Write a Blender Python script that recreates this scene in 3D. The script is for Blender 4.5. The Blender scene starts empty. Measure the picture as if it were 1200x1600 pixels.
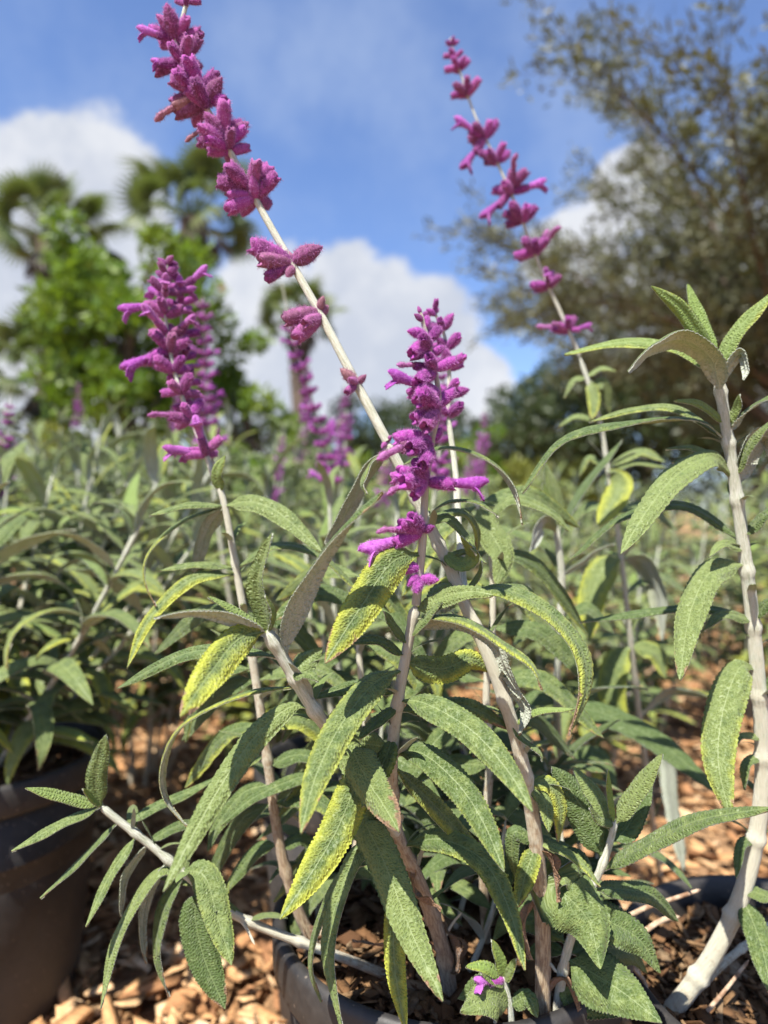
import bpy, math, random
import numpy as np
from mathutils import Vector, Matrix

R = math.radians
rnd = random.Random(11)
nrs = np.random.RandomState(5)
scene = bpy.context.scene
COL = scene.collection

# ------------------------------------------------------------------ camera, sky, sun, exposure
CAM = Vector((0.0, 0.0, 0.53))
FPX = 1600 * 24.0 / 36.0
cd = bpy.data.cameras.new('camera')
cam = bpy.data.objects.new('camera', cd)
COL.objects.link(cam)
cam.location = CAM
cam.rotation_euler = (R(90), 0, 0)
cd.sensor_fit = 'VERTICAL'
cd.sensor_height = 36.0
cd.lens = 24.0
cd.clip_start = 0.01
cd.clip_end = 2000
cd.dof.use_dof = True
cd.dof.focus_distance = 0.345
cd.dof.aperture_fstop = 5.2
scene.camera = cam
scene.render.resolution_x = 768
scene.render.resolution_y = 1024
scene.cycles.max_bounces = 4
scene.cycles.diffuse_bounces = 2
scene.cycles.transmission_bounces = 2

SUN_TO = Vector((-0.26, -0.42, 0.87)).normalized()      # direction towards the sun
SUN_EL = math.asin(SUN_TO.z)
SUN_AZ = math.atan2(SUN_TO.x, SUN_TO.y)

world = bpy.data.worlds.new('World')
scene.world = world
world.use_nodes = True


def P(px, py, Y):
    return Vector(((px - 600) / FPX * Y, Y, CAM.z - (py - 800) / FPX * Y))


class NT:
    """small helper for writing node trees"""
    def __init__(s, tree, clear=True):
        s.t = tree
        if clear:
            tree.nodes.clear()

    def n(s, typ, ins=None, **props):
        nd = s.t.nodes.new(typ)
        for k, v in props.items():
            setattr(nd, k, v)
        for k, v in (ins or {}).items():
            sock = nd.inputs[k]
            if isinstance(v, bpy.types.NodeSocket):
                s.t.links.new(v, sock)
            else:
                sock.default_value = v
        return nd

    def m(s, op, a, b=None, c=None, clamp=False):
        nd = s.t.nodes.new('ShaderNodeMath')
        nd.operation = op
        nd.use_clamp = clamp
        for i, v in enumerate((a, b, c)):
            if v is None:
                continue
            if isinstance(v, bpy.types.NodeSocket):
                s.t.links.new(v, nd.inputs[i])
            else:
                nd.inputs[i].default_value = v
        return nd.outputs[0]

    def ss(s, x, lo, hi, a=0.0, b=1.0):
        nd = s.n('ShaderNodeMapRange', {0: x, 1: lo, 2: hi, 3: a, 4: b}, interpolation_type='SMOOTHSTEP')
        return nd.outputs[0]

    def mix(s, f, a, b, blend='MIX'):
        nd = s.n('ShaderNodeMix', data_type='RGBA', blend_type=blend)
        for sock, v in ((nd.inputs[0], f), (nd.inputs[6], a), (nd.inputs[7], b)):
            if isinstance(v, bpy.types.NodeSocket):
                s.t.links.new(v, sock)
            else:
                sock.default_value = v if not isinstance(v, tuple) or len(v) == 4 else (*v, 1)
        return nd.outputs[2]

    def noise(s, vec, scale, detail=3, rough=0.55, out=0, dims='3D'):
        nd = s.n('ShaderNodeTexNoise', {'Scale': scale, 'Detail': detail, 'Roughness': rough}, noise_dimensions=dims)
        if vec is not None:
            s.t.links.new(vec, nd.inputs['Vector'])
        return nd.outputs[out]

    def link(s, a, b):
        s.t.links.new(a, b)


def build_world():
    k = NT(world.node_tree)
    sky = k.n('ShaderNodeTexSky', sky_type='NISHITA', sun_disc=False, sun_elevation=SUN_EL,
              sun_rotation=SUN_AZ, altitude=50, air_density=1.0, dust_density=0.4, ozone_density=2.0)
    d = k.n('ShaderNodeTexCoord').outputs['Generated']
    big = k.noise(d, 3.4, 6, 0.58)
    mid = k.noise(d, 9.0, 6, 0.6)
    # cumulus banks: soft round bodies in the sky, ragged by noise
    banks = [((20, 400), .150), ((150, 330), .11), ((-150, 440), .21), ((60, 560), .20), ((400, 610), .15),
             ((430, 500), .105), ((545, 505), .115), ((650, 555), .105), ((735, 600), .065), ((900, 400), .07), ((985, 300), .055),
             ((1100, 480), .14), ((1500, 500), .26), ((-700, 300), .35)]
    bodies = None
    for (px, py), r in banks:
        c = (P(px, py, 1) - CAM).normalized()
        dist = k.n('ShaderNodeVectorMath', {0: d, 1: c}, operation='DISTANCE').outputs['Value']
        v = k.m('SUBTRACT', 1.0, k.m('DIVIDE', dist, r))
        bodies = v if bodies is None else k.n('ShaderNodeMath', {0: bodies, 1: v, 2: 0.12}, operation='SMOOTH_MAX').outputs[0]
    field = k.m('ADD', bodies, k.m('MULTIPLY', k.m('SUBTRACT', mid, 0.5), 1.1))
    cum = k.ss(field, -0.04, 0.16)
    # the same broken cloud goes on around the rest of the sky
    rest = k.ss(k.m('ADD', big, k.m('MULTIPLY', k.m('SUBTRACT', mid, .5), .35)), 0.56, 0.66)
    sep = k.n('ShaderNodeSeparateXYZ', {0: d})
    away = k.ss(sep.outputs[1], 0.45, 0.15)
    cum = k.m('MAXIMUM', cum, k.m('MULTIPLY', rest, away))
    veil = k.m('MULTIPLY', k.ss(k.noise(d, 2.6, 5, 0.6), 0.42, 0.75), 0.45)
    veil = k.m('ADD', veil, 0.03)
    shade = k.noise(d, 5.5, 5, 0.6)
    ccol = k.mix(k.ss(shade, 0.36, 0.62), (3.6, 3.85, 4.4, 1), (4.9, 5.0, 5.25, 1))
    blue = k.mix(1.0, sky.outputs[0], (0.88, 0.98, 1.22, 1), 'MULTIPLY')
    c1 = k.mix(veil, blue, (3.3, 4.0, 5.3, 1))
    c2 = k.mix(k.m('MULTIPLY', cum, 0.95), c1, ccol)
    bg = k.n('ShaderNodeBackground', {0: c2, 1: 0.078})
    o = k.n('ShaderNodeOutputWorld')
    k.link(bg.outputs[0], o.inputs[0])


build_world()

sl = bpy.data.lights.new('sun', 'SUN')
sl.energy = 5.0
sl.angle = R(0.53)
sl.color = (1.0, 0.95, 0.87)
sun = bpy.data.objects.new('sun', sl)
COL.objects.link(sun)
sun.rotation_euler = (-SUN_TO).to_track_quat('-Z', 'Y').to_euler()
sun.location = (-2, -2, 5)

vs = scene.view_settings
vs.view_transform = 'Standard'
vs.look = 'None'
vs.gamma = 1
vs.exposure = 1.18
vs.use_curve_mapping = False

# ------------------------------------------------------------------ materials


def new_mat(name):
    m = bpy.data.materials.new(name)
    m.use_nodes = True
    return m, NT(m.node_tree)


def leaf_material(name, upper, far=False):
    m, k = new_mat(name)
    info = k.n('ShaderNodeObjectInfo')
    oc = k.n('ShaderNodeSeparateColor', {0: info.outputs['Color']})
    yel, brn, lum = oc.outputs[0], oc.outputs[1], oc.outputs[2]
    mm = k.n('ShaderNodeUVMap', uv_map='mm').outputs[0]
    ut = k.n('ShaderNodeUVMap', uv_map='ut').outputs[0]
    s = k.n('ShaderNodeSeparateXYZ', {0: mm})
    st = k.n('ShaderNodeSeparateXYZ', {0: ut})
    ax = k.m('ABSOLUTE', s.outputs[0])
    au = k.m('ABSOLUTE', k.m('SUBTRACT', k.m('MULTIPLY', st.outputs[0], 2.0), 1.0))
    t = st.outputs[1]
    slant = k.m('SUBTRACT', s.outputs[1], k.m('MULTIPLY', ax, 0.45))
    off = k.m('MULTIPLY', info.outputs['Random'], 37.0)
    cell = k.n('ShaderNodeCombineXYZ', {0: k.m('MULTIPLY', s.outputs[0], 0.56), 1: k.m('MULTIPLY', slant, 0.66), 2: off}).outputs[0]
    nz = k.noise(mm, 0.16, 4, 0.6)
    nzf = k.noise(mm, 1.6, 3, 0.6)
    vor = k.n('ShaderNodeTexVoronoi', {'Vector': cell, 'Scale': 1.0, 'Randomness': 0.8}, feature='DISTANCE_TO_EDGE').outputs[0]
    pil = k.ss(vor, 0.0, 0.42)
    # lateral veins every 3.2 mm
    fr = k.m('ABSOLUTE', k.m('SUBTRACT', k.m('FRACT', k.m('DIVIDE', slant, 3.4)), 0.5))
    lat = k.ss(fr, 0.5, 0.36)          # 0 on the vein
    mid = k.ss(ax, 0.05, 0.5)
    h = k.m('ADD', k.m('MULTIPLY', pil, k.m('ADD', k.m('MULTIPLY', lat, 0.25), 0.75)), k.m('MULTIPLY', nzf, 0.10))
    h = k.m('MULTIPLY', h, mid)
    if upper:
        g1, g2 = (0.064, 0.108, 0.020), (0.180, 0.232, 0.060)
        base = k.mix(k.ss(k.m('ADD', nz, k.m('MULTIPLY', k.m('SUBTRACT', lum, .5), 0.55)), 0.3, 0.72), g1, g2)
        base = k.mix(k.m('MULTIPLY', k.m('SUBTRACT', 1.0, pil), 0.16), base, (0.26, 0.32, 0.16, 1))
        base = k.mix(k.m('MULTIPLY', k.m('SUBTRACT', 1.0, mid), 0.30), base, (0.32, 0.38, 0.18, 1))
        # hairs catch on the raised bits as a grey bloom
        bloom = k.m('MULTIPLY', k.ss(nzf, 0.50, 0.78), k.ss(lum, 0.2, 1.0, .03, .26))
        base = k.mix(bloom, base, (0.42, 0.48, 0.34, 1))
        base = k.mix(k.ss(lum, .84, .96, 0, .6), base, (0.22, 0.34, 0.06, 1))
        ym = k.m('ADD', k.m('ADD', au, k.m('MULTIPLY', t, 0.45)), k.m('MULTIPLY', k.m('SUBTRACT', nz, 0.5), 1.0))
        ym = k.m('ADD', ym, k.m('MULTIPLY', yel, 1.25))
        ym = k.m('MULTIPLY', k.ss(ym, 1.25, 2.25), k.ss(yel, 0.02, 0.35))
        base = k.mix(ym, base, (0.42, 0.45, 0.050, 1))
        trans = k.mix(ym, (0.17, 0.29, 0.03, 1), (0.42, 0.43, 0.03, 1))
    else:
        g1, g2 = (0.28, 0.35, 0.23), (0.53, 0.60, 0.53)
        base = k.mix(k.ss(k.m('ADD', nz, k.m('MULTIPLY', k.m('SUBTRACT', lum, .5), 0.6)), 0.3, 0.7), g1, g2)
        base = k.mix(k.m('MULTIPLY', k.ss(nzf, 0.40, 0.62), 0.55), (0.50, 0.51, 0.43, 1), base)
        base = k.mix(k.m('MULTIPLY', pil, 0.42), base, (0.22, 0.29, 0.17, 1))
        ym = k.m('MULTIPLY', k.ss(k.m('ADD', k.m('ADD', au, k.m('MULTIPLY', nz, .7)), yel), 1.0, 2.0), k.m('MULTIPLY', yel, 0.8))
        base = k.mix(ym, base, (0.36, 0.40, 0.16, 1))
        trans = (0.24, 0.36, 0.07, 1)
    bm = k.m('ADD', k.m('MULTIPLY', t, 1.0), k.m('MULTIPLY', k.m('SUBTRACT', nz, 0.5), 0.9))
    bm = k.m('ADD', bm, k.m('MULTIPLY', k.m('SUBTRACT', au, 0.75), 0.45))
    bm = k.ss(k.m('ADD', bm, k.m('MULTIPLY', brn, 0.42)), 1.02, 1.16)
    bm = k.m('MULTIPLY', bm, k.ss(brn, 0.02, 0.12))
    base = k.mix(bm, base, k.mix(nzf, (0.14, 0.062, 0.030), (0.42, 0.27, 0.17)))
    bump = k.n('ShaderNodeBump', {'Strength': 0.62 if not far else 0.5, 'Distance': 0.0013 if upper else 0.0013, 'Height': h})
    pr = k.n('ShaderNodeBsdfPrincipled', {'Base Color': base, 'Roughness': 0.49 if upper else 0.8, 'Specular IOR Level': 0.38 if upper else 0.15,
                                          'Sheen Weight': 0.12 if upper else 0.2, 'Sheen Roughness': 0.5, 'Normal': bump.outputs[0]})
    tr = k.n('ShaderNodeBsdfTranslucent', {0: trans})
    mx = k.n('ShaderNodeMixShader', {0: 0.30, 1: pr.outputs[0], 2: tr.outputs[0]})
    o = k.n('ShaderNodeOutputMaterial')
    k.link(mx.outputs[0], o.inputs[0])
    return m


M_UP = leaf_material('leaf_upper', True)
M_LO = leaf_material('leaf_underside', False)


def stem_material():
    m, k = new_mat('woolly_stem')
    info = k.n('ShaderNodeObjectInfo')
    oc = k.n('ShaderNodeSeparateColor', {0: info.outputs['Color']})
    st = k.n('ShaderNodeSeparateXYZ', {0: k.n('ShaderNodeUVMap', uv_map='ut').outputs[0]})
    mm = k.n('ShaderNodeUVMap', uv_map='mm').outputs[0]
    age = k.n('ShaderNodeMix', {0: st.outputs[1], 2: oc.outputs[0], 3: oc.outputs[1]}, data_type='FLOAT').outputs[0]
    stretched = k.n('ShaderNodeMapping', {0: mm, 3: (1.0, 0.12, 1.0)}).outputs[0]
    n1 = k.noise(stretched, 1.1, 4, 0.6)
    n2 = k.noise(mm, 0.25, 4, 0.6)
    n3 = k.noise(mm, 2.6, 3, 0.7)
    a = k.m('ADD', age, k.m('MULTIPLY', k.m('SUBTRACT', n2, 0.5), 0.7))
    wool = k.mix(k.ss(k.m('ADD', k.m('MULTIPLY', n3, .5), k.m('MULTIPLY', n1, .5)), .35, .62), (0.30, 0.33, 0.20), (0.66, 0.66, 0.57))
    mid = k.mix(n1, (0.44, 0.42, 0.30), (0.64, 0.62, 0.50))
    old = k.mix(k.ss(n1, .35, .65), (0.24, 0.155, 0.085), (0.48, 0.38, 0.24))
    c = k.mix(k.ss(a, 0.12, 0.42), wool, mid)
    c = k.mix(k.ss(a, 0.52, 0.85), c, old)
    c = k.mix(k.m('MULTIPLY', oc.outputs[2], 0.55), c, (0.22, 0.13, 0.13, 1))
    fl = k.ss(k.noise(k.n('ShaderNodeMapping', {0: mm, 3: (1, .35, 1)}).outputs[0], 0.42, 2, 0.5), 0.68, 0.73)
    c = k.mix(k.m('MULTIPLY', k.m('MULTIPLY', fl, k.ss(a, .55, .8)), .8), c, (0.07, 0.04, 0.025, 1))
    hh = k.m('ADD', k.m('MULTIPLY', n1, 0.8), k.m('MULTIPLY', n3, 0.6))
    bump = k.n('ShaderNodeBump', {'Strength': 1.0, 'Distance': 0.0012, 'Height': hh})
    pr = k.n('ShaderNodeBsdfPrincipled', {'Base Color': c, 'Roughness': 0.8, 'Specular IOR Level': 0.2, 'Sheen Weight': 0.25,
                                          'Sheen Roughness': 0.5, 'Normal': bump.outputs[0]})
    o = k.n('ShaderNodeOutputMaterial')
    k.link(pr.outputs[0], o.inputs[0])
    return m


M_STEM = stem_material()


def velvet(name, c1, c2, c3, scale=420.0, transl=0.12):
    """velvety flower tissue: c1 darker mottled tone, c2 main tone, c3 pale nap"""
    m, k = new_mat(name)
    info = k.n('ShaderNodeObjectInfo')
    oc = k.n('ShaderNodeSeparateColor', {0: info.outputs['Color']})
    co = k.n('ShaderNodeTexCoord').outputs['Object']
    n1 = k.noise(co, scale, 4, 0.6)
    n2 = k.noise(co, scale * 6, 3, 0.7)
    c = k.mix(k.ss(k.m('ADD', n1, k.m('MULTIPLY', k.m('SUBTRACT', info.outputs['Random'], .5), .35)), 0.34, 0.68), c1, c2)
    c = k.mix(k.m('MULTIPLY', k.ss(n2, 0.50, 0.75), 0.5), c, c3)
    c = k.mix(oc.outputs[1], c, (0.36, 0.20, 0.17, 1))     # withering
    bump = k.n('ShaderNodeBump', {'Strength': 0.6, 'Distance': 0.0005, 'Height': n2})
    pr = k.n('ShaderNodeBsdfPrincipled', {'Base Color': c, 'Roughness': 0.75, 'Specular IOR Level': 0.2, 'Sheen Weight': 0.25, 'Sheen Roughness': 0.4,
                                          'Sheen Tint': (0.9, 0.6, 0.9, 1), 'Normal': bump.outputs[0]})
    tr = k.n('ShaderNodeBsdfTranslucent', {0: c})
    mx = k.n('ShaderNodeMixShader', {0: transl, 1: pr.outputs[0], 2: tr.outputs[0]})
    o = k.n('ShaderNodeOutputMaterial')
    k.link(mx.outputs[0], o.inputs[0])
    return m


M_CAL = velvet('calyx_velvet', (0.13, 0.014, 0.12), (0.34, 0.050, 0.31), (0.60, 0.27, 0.57))
M_COR = velvet('corolla_velvet', (0.30, 0.045, 0.33), (0.52, 0.15, 0.56), (0.70, 0.40, 0.74), transl=0.25)
M_FUZZ = velvet('flower_fuzz', (0.48, 0.17, 0.47), (0.62, 0.28, 0.60), (0.70, 0.46, 0.70), transl=0.3)


def simple_mat(name, fn):
    m, k = new_mat(name)
    co = k.n('ShaderNodeTexCoord').outputs['Object']
    pr = fn(k, co)
    o = k.n('ShaderNodeOutputMaterial')
    k.link(pr.outputs[0], o.inputs[0])
    return m


def _pot(k, co):
    n1 = k.noise(co, 9, 6, 0.65)
    n2 = k.noise(co, 120, 4, 0.65)
    sp = k.n('ShaderNodeTexVoronoi', {'Vector': co, 'Scale': 130.0}, feature='F1').outputs[0]
    z = k.n('ShaderNodeSeparateXYZ', {0: co}).outputs[2]
    dust = k.m('ADD', k.m('MULTIPLY', n1, 0.9), k.m('MULTIPLY', n2, 0.35))
    dust = k.m('ADD', dust, k.ss(z, 0.14, 0.0, 0, .35))
    c = k.mix(k.ss(dust, 0.45, 1.05), (0.012, 0.012, 0.013), (0.070, 0.060, 0.050))
    c = k.mix(k.m('MULTIPLY', k.ss(sp, 0.16, 0.08), .7), c, (0.16, 0.13, 0.10, 1))
    b = k.n('ShaderNodeBump', {'Strength': 0.35, 'Distance': 0.001, 'Height': n2})
    return k.n('ShaderNodeBsdfPrincipled', {'Base Color': c, 'Roughness': k.ss(dust, .4, 1.0, .48, .8), 'Normal': b.outputs[0]})


M_POT = simple_mat('black_plastic', _pot)


def _bark(k, co, dark=1.0):
    isl = k.n('ShaderNodeNewGeometry').outputs['Random Per Island']
    n1 = k.noise(k.n('ShaderNodeMapping', {0: co, 3: (1, 1, 2.5)}).outputs[0], 160, 4, 0.65)
    ramp = k.n('ShaderNodeValToRGB', {0: isl})
    e = ramp.color_ramp.elements
    e[0].position, e[0].color = 0.0, (0.20 * dark, 0.095 * dark, 0.045 * dark, 1)
    e[1].position, e[1].color = 1.0, (0.70 * dark, 0.52 * dark, 0.32 * dark, 1)
    for pos, c in ((.3, (.46, .24, .105)), (.55, (.58, .33, .15)), (.8, (.64, .41, .21))):
        x = e.new(pos)
        x.color = (c[0] * dark, c[1] * dark, c[2] * dark, 1)
    c = k.mix(k.ss(n1, .3, .7, 0, .6), ramp.outputs[0], (0.26 * dark, 0.13 * dark, 0.06 * dark, 1))
    b = k.n('ShaderNodeBump', {'Strength': 0.8, 'Distance': 0.002, 'Height': n1})
    return k.n('ShaderNodeBsdfPrincipled', {'Base Color': c, 'Roughness': 0.85, 'Specular IOR Level': 0.2, 'Normal': b.outputs[0]})


M_BARK = simple_mat('bark_chip', _bark)
M_SOIL = simple_mat('potting_soil', lambda k, co: _bark(k, co, 0.34))


def _ground(k, co):
    n1 = k.noise(co, 0.9, 6, .6)
    n2 = k.noise(co, 28, 6, .7)
    v = k.n('ShaderNodeTexVoronoi', {'Vector': co, 'Scale': 45.0}, feature='F1')
    c = k.mix(k.ss(n2, .3, .7), (0.20, 0.10, 0.05), (0.50, 0.30, 0.15))
    c = k.mix(k.ss(n1, .35, .7, 0, .5), c, (0.34, 0.24, 0.14, 1))
    h = k.m('ADD', n2, k.m('MULTIPLY', v.outputs[0], .6))
    b = k.n('ShaderNodeBump', {'Strength': 1.0, 'Distance': 0.02, 'Height': h})
    return k.n('ShaderNodeBsdfPrincipled', {'Base Color': c, 'Roughness': 0.95, 'Specular IOR Level': 0.1, 'Normal': b.outputs[0]})


M_GROUND = simple_mat('mulch_ground', _ground)


def foliage_mat(name, c1, c2, c3, transl=(0.15, 0.22, 0.03), tf=0.25, rough=0.5, scale=1.5):
    m, k = new_mat(name)
    isl = k.n('ShaderNodeNewGeometry').outputs['Random Per Island']
    co = k.n('ShaderNodeTexCoord').outputs['Object']
    n = k.noise(co, scale, 3, .6)
    c = k.mix(isl, c1, c2)
    c = k.mix(k.ss(n, .45, .7, 0, .7), c, c3)
    pr = k.n('ShaderNodeBsdfPrincipled', {'Base Color': c, 'Roughness': rough, 'Specular IOR Level': 0.4})
    tr = k.n('ShaderNodeBsdfTranslucent', {0: (*transl, 1)})
    mx = k.n('ShaderNodeMixShader', {0: tf, 1: pr.outputs[0], 2: tr.outputs[0]})
    o = k.n('ShaderNodeOutputMaterial')
    k.link(mx.outputs[0], o.inputs[0])
    return m


M_OLIVE = foliage_mat('olive_leaves', (0.055, 0.062, 0.026), (0.17, 0.175, 0.095), (0.095, 0.09, 0.035), (0.13, 0.14, 0.03), 0.2)
M_DARKTREE = foliage_mat('dark_tree_leaves', (0.022, 0.036, 0.014), (0.065, 0.085, 0.030), (0.05, 0.075, 0.02), (0.06, 0.10, 0.02), 0.15)
M_BRIGHT = foliage_mat('bright_tree_leaves', (0.060, 0.13, 0.018), (0.14, 0.22, 0.03), (0.20, 0.24, 0.03), (0.22, 0.34, 0.02), 0.3)
M_YELLOWBUSH = foliage_mat('yellow_green_leaves', (0.13, 0.16, 0.03), (0.26, 0.27, 0.06), (0.20, 0.24, 0.04), (0.3, 0.32, 0.03), 0.3)
M_FROND = foliage_mat('palm_frond', (0.045, 0.075, 0.025), (0.12, 0.16, 0.055), (0.13, 0.15, 0.05), (0.16, 0.22, 0.04), 0.22)
M_DEADFROND = foliage_mat('dead_palm_frond', (0.05, 0.04, 0.025), (0.13, 0.10, 0.06), (0.08, 0.06, 0.04), (0.1, 0.07, 0.03), 0.1)
M_COVER = foliage_mat('ground_cover_leaves', (0.07, 0.12, 0.04), (0.18, 0.22, 0.10), (0.12, 0.18, 0.05), (0.16, 0.24, 0.04), 0.25)


def _trunk(k, co):
    n = k.noise(k.n('ShaderNodeMapping', {0: co, 3: (1, 1, .25)}).outputs[0], 18, 5, .65)
    c = k.mix(k.ss(n, .3, .7), (0.045, 0.034, 0.026), (0.16, 0.12, 0.09))
    b = k.n('ShaderNodeBump', {'Strength': 1.0, 'Distance': 0.03, 'Height': n})
    return k.n('ShaderNodeBsdfPrincipled', {'Base Color': c, 'Roughness': 0.9, 'Normal': b.outputs[0]})


M_TRUNK = simple_mat('tree_bark', _trunk)
M_FRUIT = simple_mat('orange_fruit', lambda k, co: k.n('ShaderNodeBsdfPrincipled', {
    'Base Color': k.mix(k.noise(co, 9, 2), (0.55, 0.24, 0.02), (0.62, 0.38, 0.04)), 'Roughness': 0.45}))
M_DRY = simple_mat('dry_plant', lambda k, co: k.n('ShaderNodeBsdfPrincipled', {
    'Base Color': k.mix(k.ss(k.noise(co, 170, 4), .3, .7), (0.20, 0.11, 0.06), (0.52, 0.40, 0.28)), 'Roughness': 0.85,
    'Normal': k.n('ShaderNodeBump', {'Strength': 0.8, 'Distance': 0.001, 'Height': k.noise(co, 500, 4)}).outputs[0]}))

# ------------------------------------------------------------------ object helpers


def mesh_np(name, V, F, mats, uvs=None, midx=None, smooth=True):
    """V (n,3), F (m,4) quads or (m,3) triangles; uvs = {layer: (n,2) per vertex}"""
    V = np.asarray(V, dtype=np.float32)
    F = np.asarray(F, dtype=np.int32)
    me = bpy.data.meshes.new(name)
    nf, c = F.shape
    me.vertices.add(len(V))
    me.vertices.foreach_set('co', V.ravel())
    me.loops.add(nf * c)
    me.loops.foreach_set('vertex_index', F.ravel())
    me.polygons.add(nf)
    me.polygons.foreach_set('loop_start', np.arange(nf, dtype=np.int32) * c)
    for mm_ in mats:
        me.materials.append(mm_)
    if midx is not None:
        me.polygons.foreach_set('material_index', np.asarray(midx, dtype=np.int32))
    if smooth:
        me.polygons.foreach_set('use_smooth', np.ones(nf, dtype=bool))
    me.update(calc_edges=True)
    for ln, uv in (uvs or {}).items():
        l = me.uv_layers.new(name=ln)
        l.data.foreach_set('uv', np.asarray(uv, dtype=np.float32)[F.ravel()].ravel())
    return me


def mobj(name, me, parent=None, color=None, kind=None):
    o = bpy.data.objects.new(name, me)
    COL.objects.link(o)
    if parent is not None:
        o.parent = parent
        o.matrix_parent_inverse = Matrix.Translation(parent.location).inverted() if parent.parent is None and parent.type == 'EMPTY' else Matrix()
    if color:
        o.color = (*color, 1)
    if kind:
        o['kind'] = kind
    return o


def thing(name, loc, label, cat, group=None):
    o = bpy.data.objects.new(name, None)
    o.empty_display_size = 0.05
    COL.objects.link(o)
    o.location = loc
    tag(o, label, cat, group)
    return o


def tag(o, label, cat, group=None):
    o['label'] = label
    o['category'] = cat
    if group:
        o['group'] = group


def catmull(pts, n):
    """smooth curve through pts, resampled to n evenly spaced points"""
    p = np.array([list(q) for q in pts], dtype=float)
    p = np.vstack([2 * p[0] - p[1], p, 2 * p[-1] - p[-2]])
    out = []
    for i in range(1, len(p) - 2):
        t = np.linspace(0, 1, 16, endpoint=False)[:, None]
        a, b, c, d = p[i - 1], p[i], p[i + 1], p[i + 2]
        out.append(0.5 * ((2 * b) + (-a + c) * t + (2 * a - 5 * b + 4 * c - d) * t ** 2 + (-a + 3 * b - 3 * c + d) * t ** 3))
    out.append(p[-2][None, :])
    q = np.vstack(out)
    s = np.concatenate([[0], np.cumsum(np.linalg.norm(np.diff(q, axis=0), axis=1))])
    u = np.linspace(0, s[-1], n)
    return np.stack([np.interp(u, s, q[:, j]) for j in range(3)], axis=1), s[-1]


def unit(a):
    return a / np.maximum(np.linalg.norm(a, axis=-1, keepdims=True), 1e-9)


def grad(sp):
    return unit(np.gradient(sp, axis=0))


PROF_T = np.array([0, .035, .07, .10, .15, .24, .36, .50, .65, .80, .90, .96, 1.0])
PROF_W = np.array([.13, .13, .20, .50, .80, .97, 1.0, .97, .88, .66, .42, .22, .03])
OV_W = np.array([.05, .05, .08, .40, .78, 1.0, 1.0, .90, .70, .43, .24, .12, .02])


def leaf_mesh(name, sp, L, N, hw, fold=.25, curl=.35, nU=9, cren=0.05, pillow=0.0, ovate=False, th=0.00022, wave=0.0, seed=0):
    """two-skinned leaf blade with a short petiole along the spine sp; N = upper-side normals"""
    n = len(sp)
    t = np.linspace(0, 1, n)
    T = grad(sp)
    N = unit(N - T * np.sum(N * T, axis=1, keepdims=True))
    S = np.cross(T, N)
    w = np.interp(t, PROF_T, OV_W if ovate else PROF_W)
    for _ in range(2):
        w = np.concatenate([[w[0]], (w[:-2] + 2 * w[1:-1] + w[2:]) / 4, [w[-1]]])
    nteeth = max(12, L * 1000 / 2.1)
    r = np.random.RandomState(seed)
    crn = 1 + cren * (np.abs(np.sin(np.pi * nteeth * t + r.rand())) - .5) * (t > .1)
    u = np.linspace(-1, 1, nU)
    au = np.abs(u)
    W = hw * w
    edge = 1 + (crn[:, None] - 1) * (au[None, :] ** 3)
    lat = u[None, :] * W[:, None] * edge
    hgt = W[:, None] * (fold * au - curl * au ** 3.2)[None, :]
    if wave:
        ph = r.rand() * 6.28
        hgt = hgt + wave * hw * np.sin(t * 15 + ph)[:, None] * (u * au)[None, :] + wave * .7 * hw * np.cos(t * 9 + ph * 2)[:, None] * (au ** 2)[None, :]
    if pillow:
        sl_ = t[:, None] * nteeth - au[None, :] * 4.0
        hgt = hgt + pillow * (np.abs(np.sin(np.pi * sl_)) ** .7 - .5) * (np.minimum(1, W[:, None] / .004)) * np.abs(np.sin(np.pi * (au * 2.6)))[None, :]
    mid = sp[:, None, :] + S[:, None, :] * lat[:, :, None] + N[:, None, :] * hgt[:, :, None]
    thick = th * (1 + 1.2 * np.exp(-(u / .16) ** 2))[None, :, None] + (W[:, None, None] < hw * .2) * .0005
    up = mid + N[:, None, :] * th
    lo = mid - N[:, None, :] * thick
    V = np.concatenate([up.reshape(-1, 3), lo.reshape(-1, 3)])
    i = np.arange(n - 1)[:, None] * nU + np.arange(nU - 1)[None, :]
    q = np.stack([i, i + 1, i + nU + 1, i + nU], axis=-1).reshape(-1, 4)
    off = n * nU
    Fu = q[:, ::-1]
    Fl = q + off
    e0 = np.arange(n - 1) * nU
    e1 = e0 + nU - 1
    Fe = np.concatenate([np.stack([e0, e0 + nU, e0 + nU + off, e0 + off], 1), np.stack([e1, e1 + off, e1 + nU + off, e1 + nU], 1)])
    F = np.concatenate([Fu, Fl, Fe])
    midx = np.concatenate([np.zeros(len(Fu)), np.ones(len(Fl)), np.ones(len(Fe))])
    uvmm = np.stack([lat * 1000, np.broadcast_to((t * L * 1000)[:, None], lat.shape)], -1).reshape(-1, 2)
    uvt = np.stack([np.broadcast_to((u * .5 + .5)[None, :], lat.shape), np.broadcast_to(t[:, None], lat.shape)], -1).reshape(-1, 2)
    return mesh_np(name, V, F, [M_UP, M_LO], {'mm': np.vstack([uvmm, uvmm]), 'ut': np.vstack([uvt, uvt])}, midx)


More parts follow.
